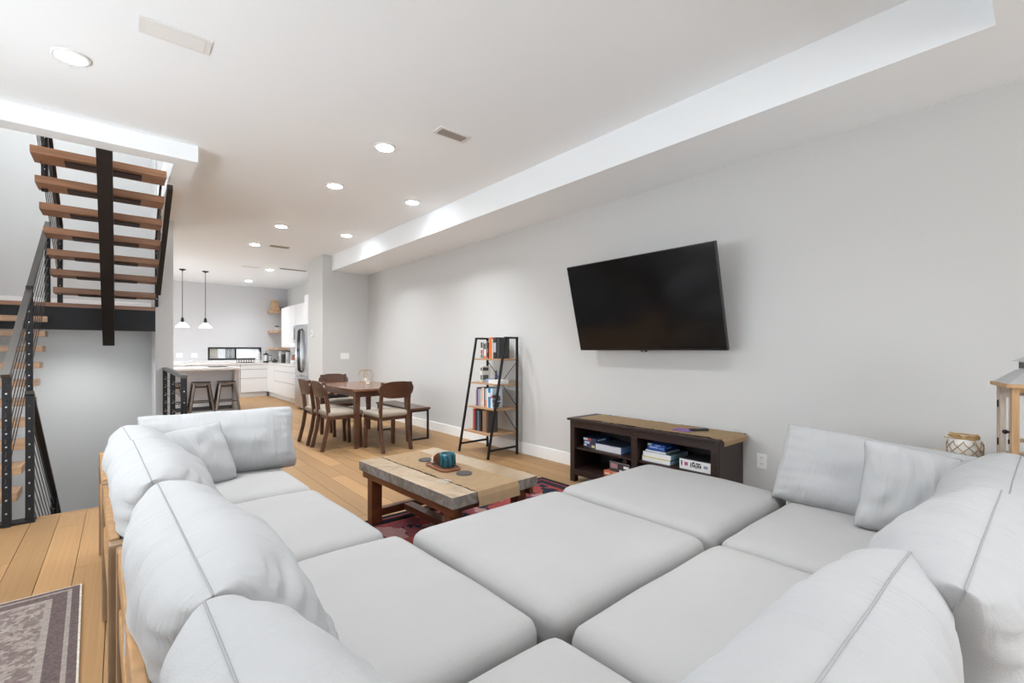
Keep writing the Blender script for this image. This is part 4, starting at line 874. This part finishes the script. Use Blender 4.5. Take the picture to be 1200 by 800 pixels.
bx = thing('bamboo_box', 'pale bamboo bread box on the highest floating shelf', 'box', (3.40, 14.52, 2.3805)); B().prism([(-.10, 0), (.10, 0), (.10, .13), (.06, .30), (-.08, .30), (-.10, .2)], -.09, .09, Matrix(((1, 0, 0, 0), (0, 0, 1, 0), (0, 1, 0, 0), (0, 0, 0, 1)))).out('box', 'bamboo', bx); part('front_lid', paint((.62, .40, .26)), bx, (-.075, .07, -.096, -.09, .03, .2)); B().sphere((0, -.1, .12), .012, 1).out('knob', 'slot', bx)
bo = thing('brass_bowls', 'brass bowl on the highest floating shelf beside the bamboo box', 'bowl', (3.62, 14.52, 2.3805)); B().lathe([(.04, 0), (.085, .05), (.095, .10), (.085, .10), (.06, .04)], 18).out('bowl', 'gold', bo, True); B().lathe([(.05, .1), (.06, .11), (.03, .125)], 16).out('lid', 'slot', bo, True)
pt_ = thing('potted_plant', 'small dark plant in a white stand on the middle floating shelf', 'plant', (3.47, 14.52, 1.8105)); B().lathe([(.04, .04), (.05, .10), (.045, .10)], 14).out('pot', 'ceramic', pt_, True); rb = random.Random(4)
for i in range(4): a = i*math.pi/2; B().cyl((.05*math.cos(a), .05*math.sin(a), 0), (.045*math.cos(a), .045*math.sin(a), .1), .007).out('leg', 'ceramic', pt_)
for i in range(10): a = i*.63; B().prism([(0, 0), (.05, .022), (.11, 0), (.05, -.022)], 0, .004, Matrix.Translation((0, 0, .10)) @ Matrix.Rotation(a, 4, 'Z') @ Matrix.Rotation(R(-12-6*(i % 4)), 4, 'Y')).out('leaf', 'leaf', pt_)
gl2 = thing('drinking_glass', 'clear tumbler on the lowest floating shelf', 'glass', (3.46, 14.52, 1.3155)); B().lathe([(.03, 0), (.036, .11), (.033, .11), (.028, .006)], 16).out('tumbler', 'thin_glass', gl2, True); B().lathe([(.0295, .001), (.0295, .003)], 16).out('foot', 'thin_glass', gl2)
def jug(name, lab, cat, x, y, prof, m, extra=None):
    t = thing(name, lab, cat, (x, y, CZ+.0005)); B().lathe(prof, 18).out('body', m, t, True)
    if extra: extra(t)
    return t
jug('bottle', 'white striped flask at the right end of the strip window', 'flask', 2.93, 14.35, [(.06, 0), (.065, .02), (.065, .25), (.05, .30), (.03, .33), (.03, .35)], 'plastic_white', lambda t: [B().lathe([(.0655, z), (.0655, z+.02)], 18).out('band', 'zinc', t) for z in (.08, .15, .22)] and B().lathe([(.028, .35), (.028, .38), (.015, .385)], 12).out('cap', 'steel', t, True))
def fp(t):
    B().lathe([(.068, .22), (.072, .24), (.03, .26), (.008, .27), (.008, .31), (.018, .32)], 16).out('lid', 'charcoal', t, True); B().tube([(.06, 0, .20), (.14, 0, .20), (.15, 0, .12), (.12, 0, .05), (.06, 0, .04)], .012, 8).out('handle', 'charcoal', t, True)
    B().lathe([(.067, .0), (.069, .05), (.066, .05)], 16).out('base_band', 'charcoal', t, True)
jug('french_press', 'black french press coffee maker on the back counter', 'coffee maker', 3.12, 14.30, [(.062, 0), (.065, .02), (.065, .22), (.05, .22)], 'steel', fp)
jug('sugar_bowl', 'low dark lidded bowl beside the french press', 'bowl', 3.33, 14.25, [(.05, 0), (.075, .03), (.075, .06), (.02, .08), (.015, .095)], 'gunmetal_dark', lambda t: B().lathe([(.012, .095), (.018, .105), (.01, .115)], 10).out('knob', 'charcoal', t, True))
jug('canister', 'clear and steel canister on the corner counter', 'canister', 3.46, 14.1, [(.06, 0), (.06, .26), (.05, .28)], 'steel', lambda t: B().lathe([(.062, .28), (.062, .31), (.02, .32)], 16).out('lid', 'zinc', t, True))
jug('canister', 'dark ribbed canister on the corner counter', 'canister', 3.42, 13.7, [(.055, 0), (.055, .22), (.05, .24)], 'gunmetal_dark', lambda t: B().lathe([(.057, .24), (.057, .27), (.02, .28)], 16).out('lid', 'steel', t, True))
jug('canister', 'tall pale canister nearer the fridge on the corner counter', 'canister', 3.45, 13.35, [(.055, 0), (.055, .28), (.05, .30)], 'zinc', lambda t: B().lathe([(.057, .30), (.057, .33), (.02, .34)], 16).out('lid', 'gunmetal_dark', t, True))
def kn(t):
    for i in range(4): B().bar((-.03+.02*i, 0, .20), (-.05+.02*i, -.04, .27), .016, .02).out('knife_handle', 'charcoal', t)
kb = thing('knife_block', 'reddish wooden knife block with dark handles on the side counter', 'knife block', (3.45, 12.75, CZ+.0005), R(60)); B().prism([(-.07, 0), (.06, 0), (.09, .16), (-.02, .23)], -.05, .05, Matrix(((1, 0, 0, 0), (0, 0, 1, 0), (0, 1, 0, 0), (0, 0, 0, 1)))).out('block', paint((.33, .11, .04)), kb); kn(kb)
cb = thing('cutting_board', 'rounded wooden cutting board standing against the side wall', 'cutting board', (3.70, 11.95, CZ+.001)); B().cyl((0, 0, .16), (.022, 0, .16), .16, seg=28).out('board', paint((.28, .11, .05)), cb); B().cyl((0, 0, .33), (.02, 0, .33), .035, seg=14).out('grip', paint((.28, .11, .05)), cb)
mg = thing('mug', 'white mug beside the knife block', 'mug', (3.30, 12.35, CZ+.0005)); B().lathe([(.035, 0), (.042, .01), (.042, .10), (.037, .10), (.035, .02)], 16).out('cup', 'plastic_white', mg, True); B().tube([(.04, 0, .08), (.07, 0, .075), (.07, 0, .035), (.04, 0, .03)], .007, 6).out('handle', 'plastic_white', mg, True)
for x, y, lab in ((3.30, 12.0, 'black and white spotted cup next to the white mug'), (3.32, 11.75, 'black and white spotted cup between two others'), (3.30, 11.5, 'black and white spotted cup nearest the fridge')):
    c = thing('teacup', lab, 'cup', (x, y, CZ+.0005), group='spotted cups'); B().lathe([(.05, 0), (.07, .03), (.075, .08), (.068, .08), (.05, .02)], 16).out('cup', 'plastic_white', c, True); b = B()
    for k2 in range(5): b.sphere((.07*math.cos(k2*1.25), .07*math.sin(k2*1.25), .045), .016, 1, (.8, .8, 1))
    b.out('spots', 'charcoal', c, True)
fa = thing('faucet', 'slim steel faucet on the island', 'faucet', (1.05, 11.95, IZ+.0005)); B().lathe([(.025, 0), (.025, .02), (.014, .025)], 14).out('foot', 'steel', fa, True); B().tube([(0, 0, .02), (.05, 0, .08), (.10, 0, .13), (.14, 0, .13)], .011, 8).out('spout', 'steel', fa, True)
rk = thing('dish_rack', 'dark wire dish rack on the back counter under the strip window', 'dish rack', (2.62, 14.35, CZ+.0005))
for i in range(7): B().tube([(-.18+.06*i, -.12, .01), (-.18+.06*i, -.12, .10), (-.18+.06*i, .12, .10), (-.18+.06*i, .12, .01)], .006, 5).out('wire', 'gunmetal_dark', rk)
for y in (-.12, .12): B().tube([(-.2, y, .012), (.2, y, .012)], .007, 5).out('runner', 'gunmetal_dark', rk)
tag(B().prism(rrect(.34, .22, .03), 0, .012).out('cutting_mat', 'gunmetal_dark'), 'dark grey flat board lying on the island end', 'board').location = (1.62, 11.75, IZ+.0005)
for x, lab in ((1.06, 'white glass pendant lamp hanging nearer the stair wall'), (1.487, 'white glass pendant lamp hanging nearer the strip window')):
    p = thing('pendant_lamp', lab, 'pendant lamp', (x, 12.5, ZC), group='pair of kitchen pendants')
    B().lathe([(.065, -.001), (.062, -.02), (.02, -.03), (.006, -.05)], 20).out('ceiling_rose', 'iron', p, True); B().cyl((0, 0, -.03), (0, 0, -1.10), .006, seg=8).out('rod', 'iron', p)
    B().lathe([(.012, -1.06), (.03, -1.10), (.034, -1.16), (.026, -1.18)], 14).out('socket', 'iron', p, True)
    B().lathe([(.035, -1.175), (.055, -1.19), (.128, -1.275), (.131, -1.285), (.125, -1.285), (.05, -1.20), (.03, -1.18)], 28).out('shade', 'milk_glass', p, True)
for x, lab in ((.98, 'white double switch plate on the kitchen wall'), (1.30, 'white outlet plate on the kitchen wall beside the strip window')):
    o_ = thing('wall_plate', lab, 'wall plate', (x+.2, YK, 1.12)); part('plate', 'plastic_white', o_, (-.07, .07, -.007, -.0003, -.06, .06), bev=.002); part('rocker', 'trim', o_, (-.03, .03, -.011, -.006, -.03, .03))
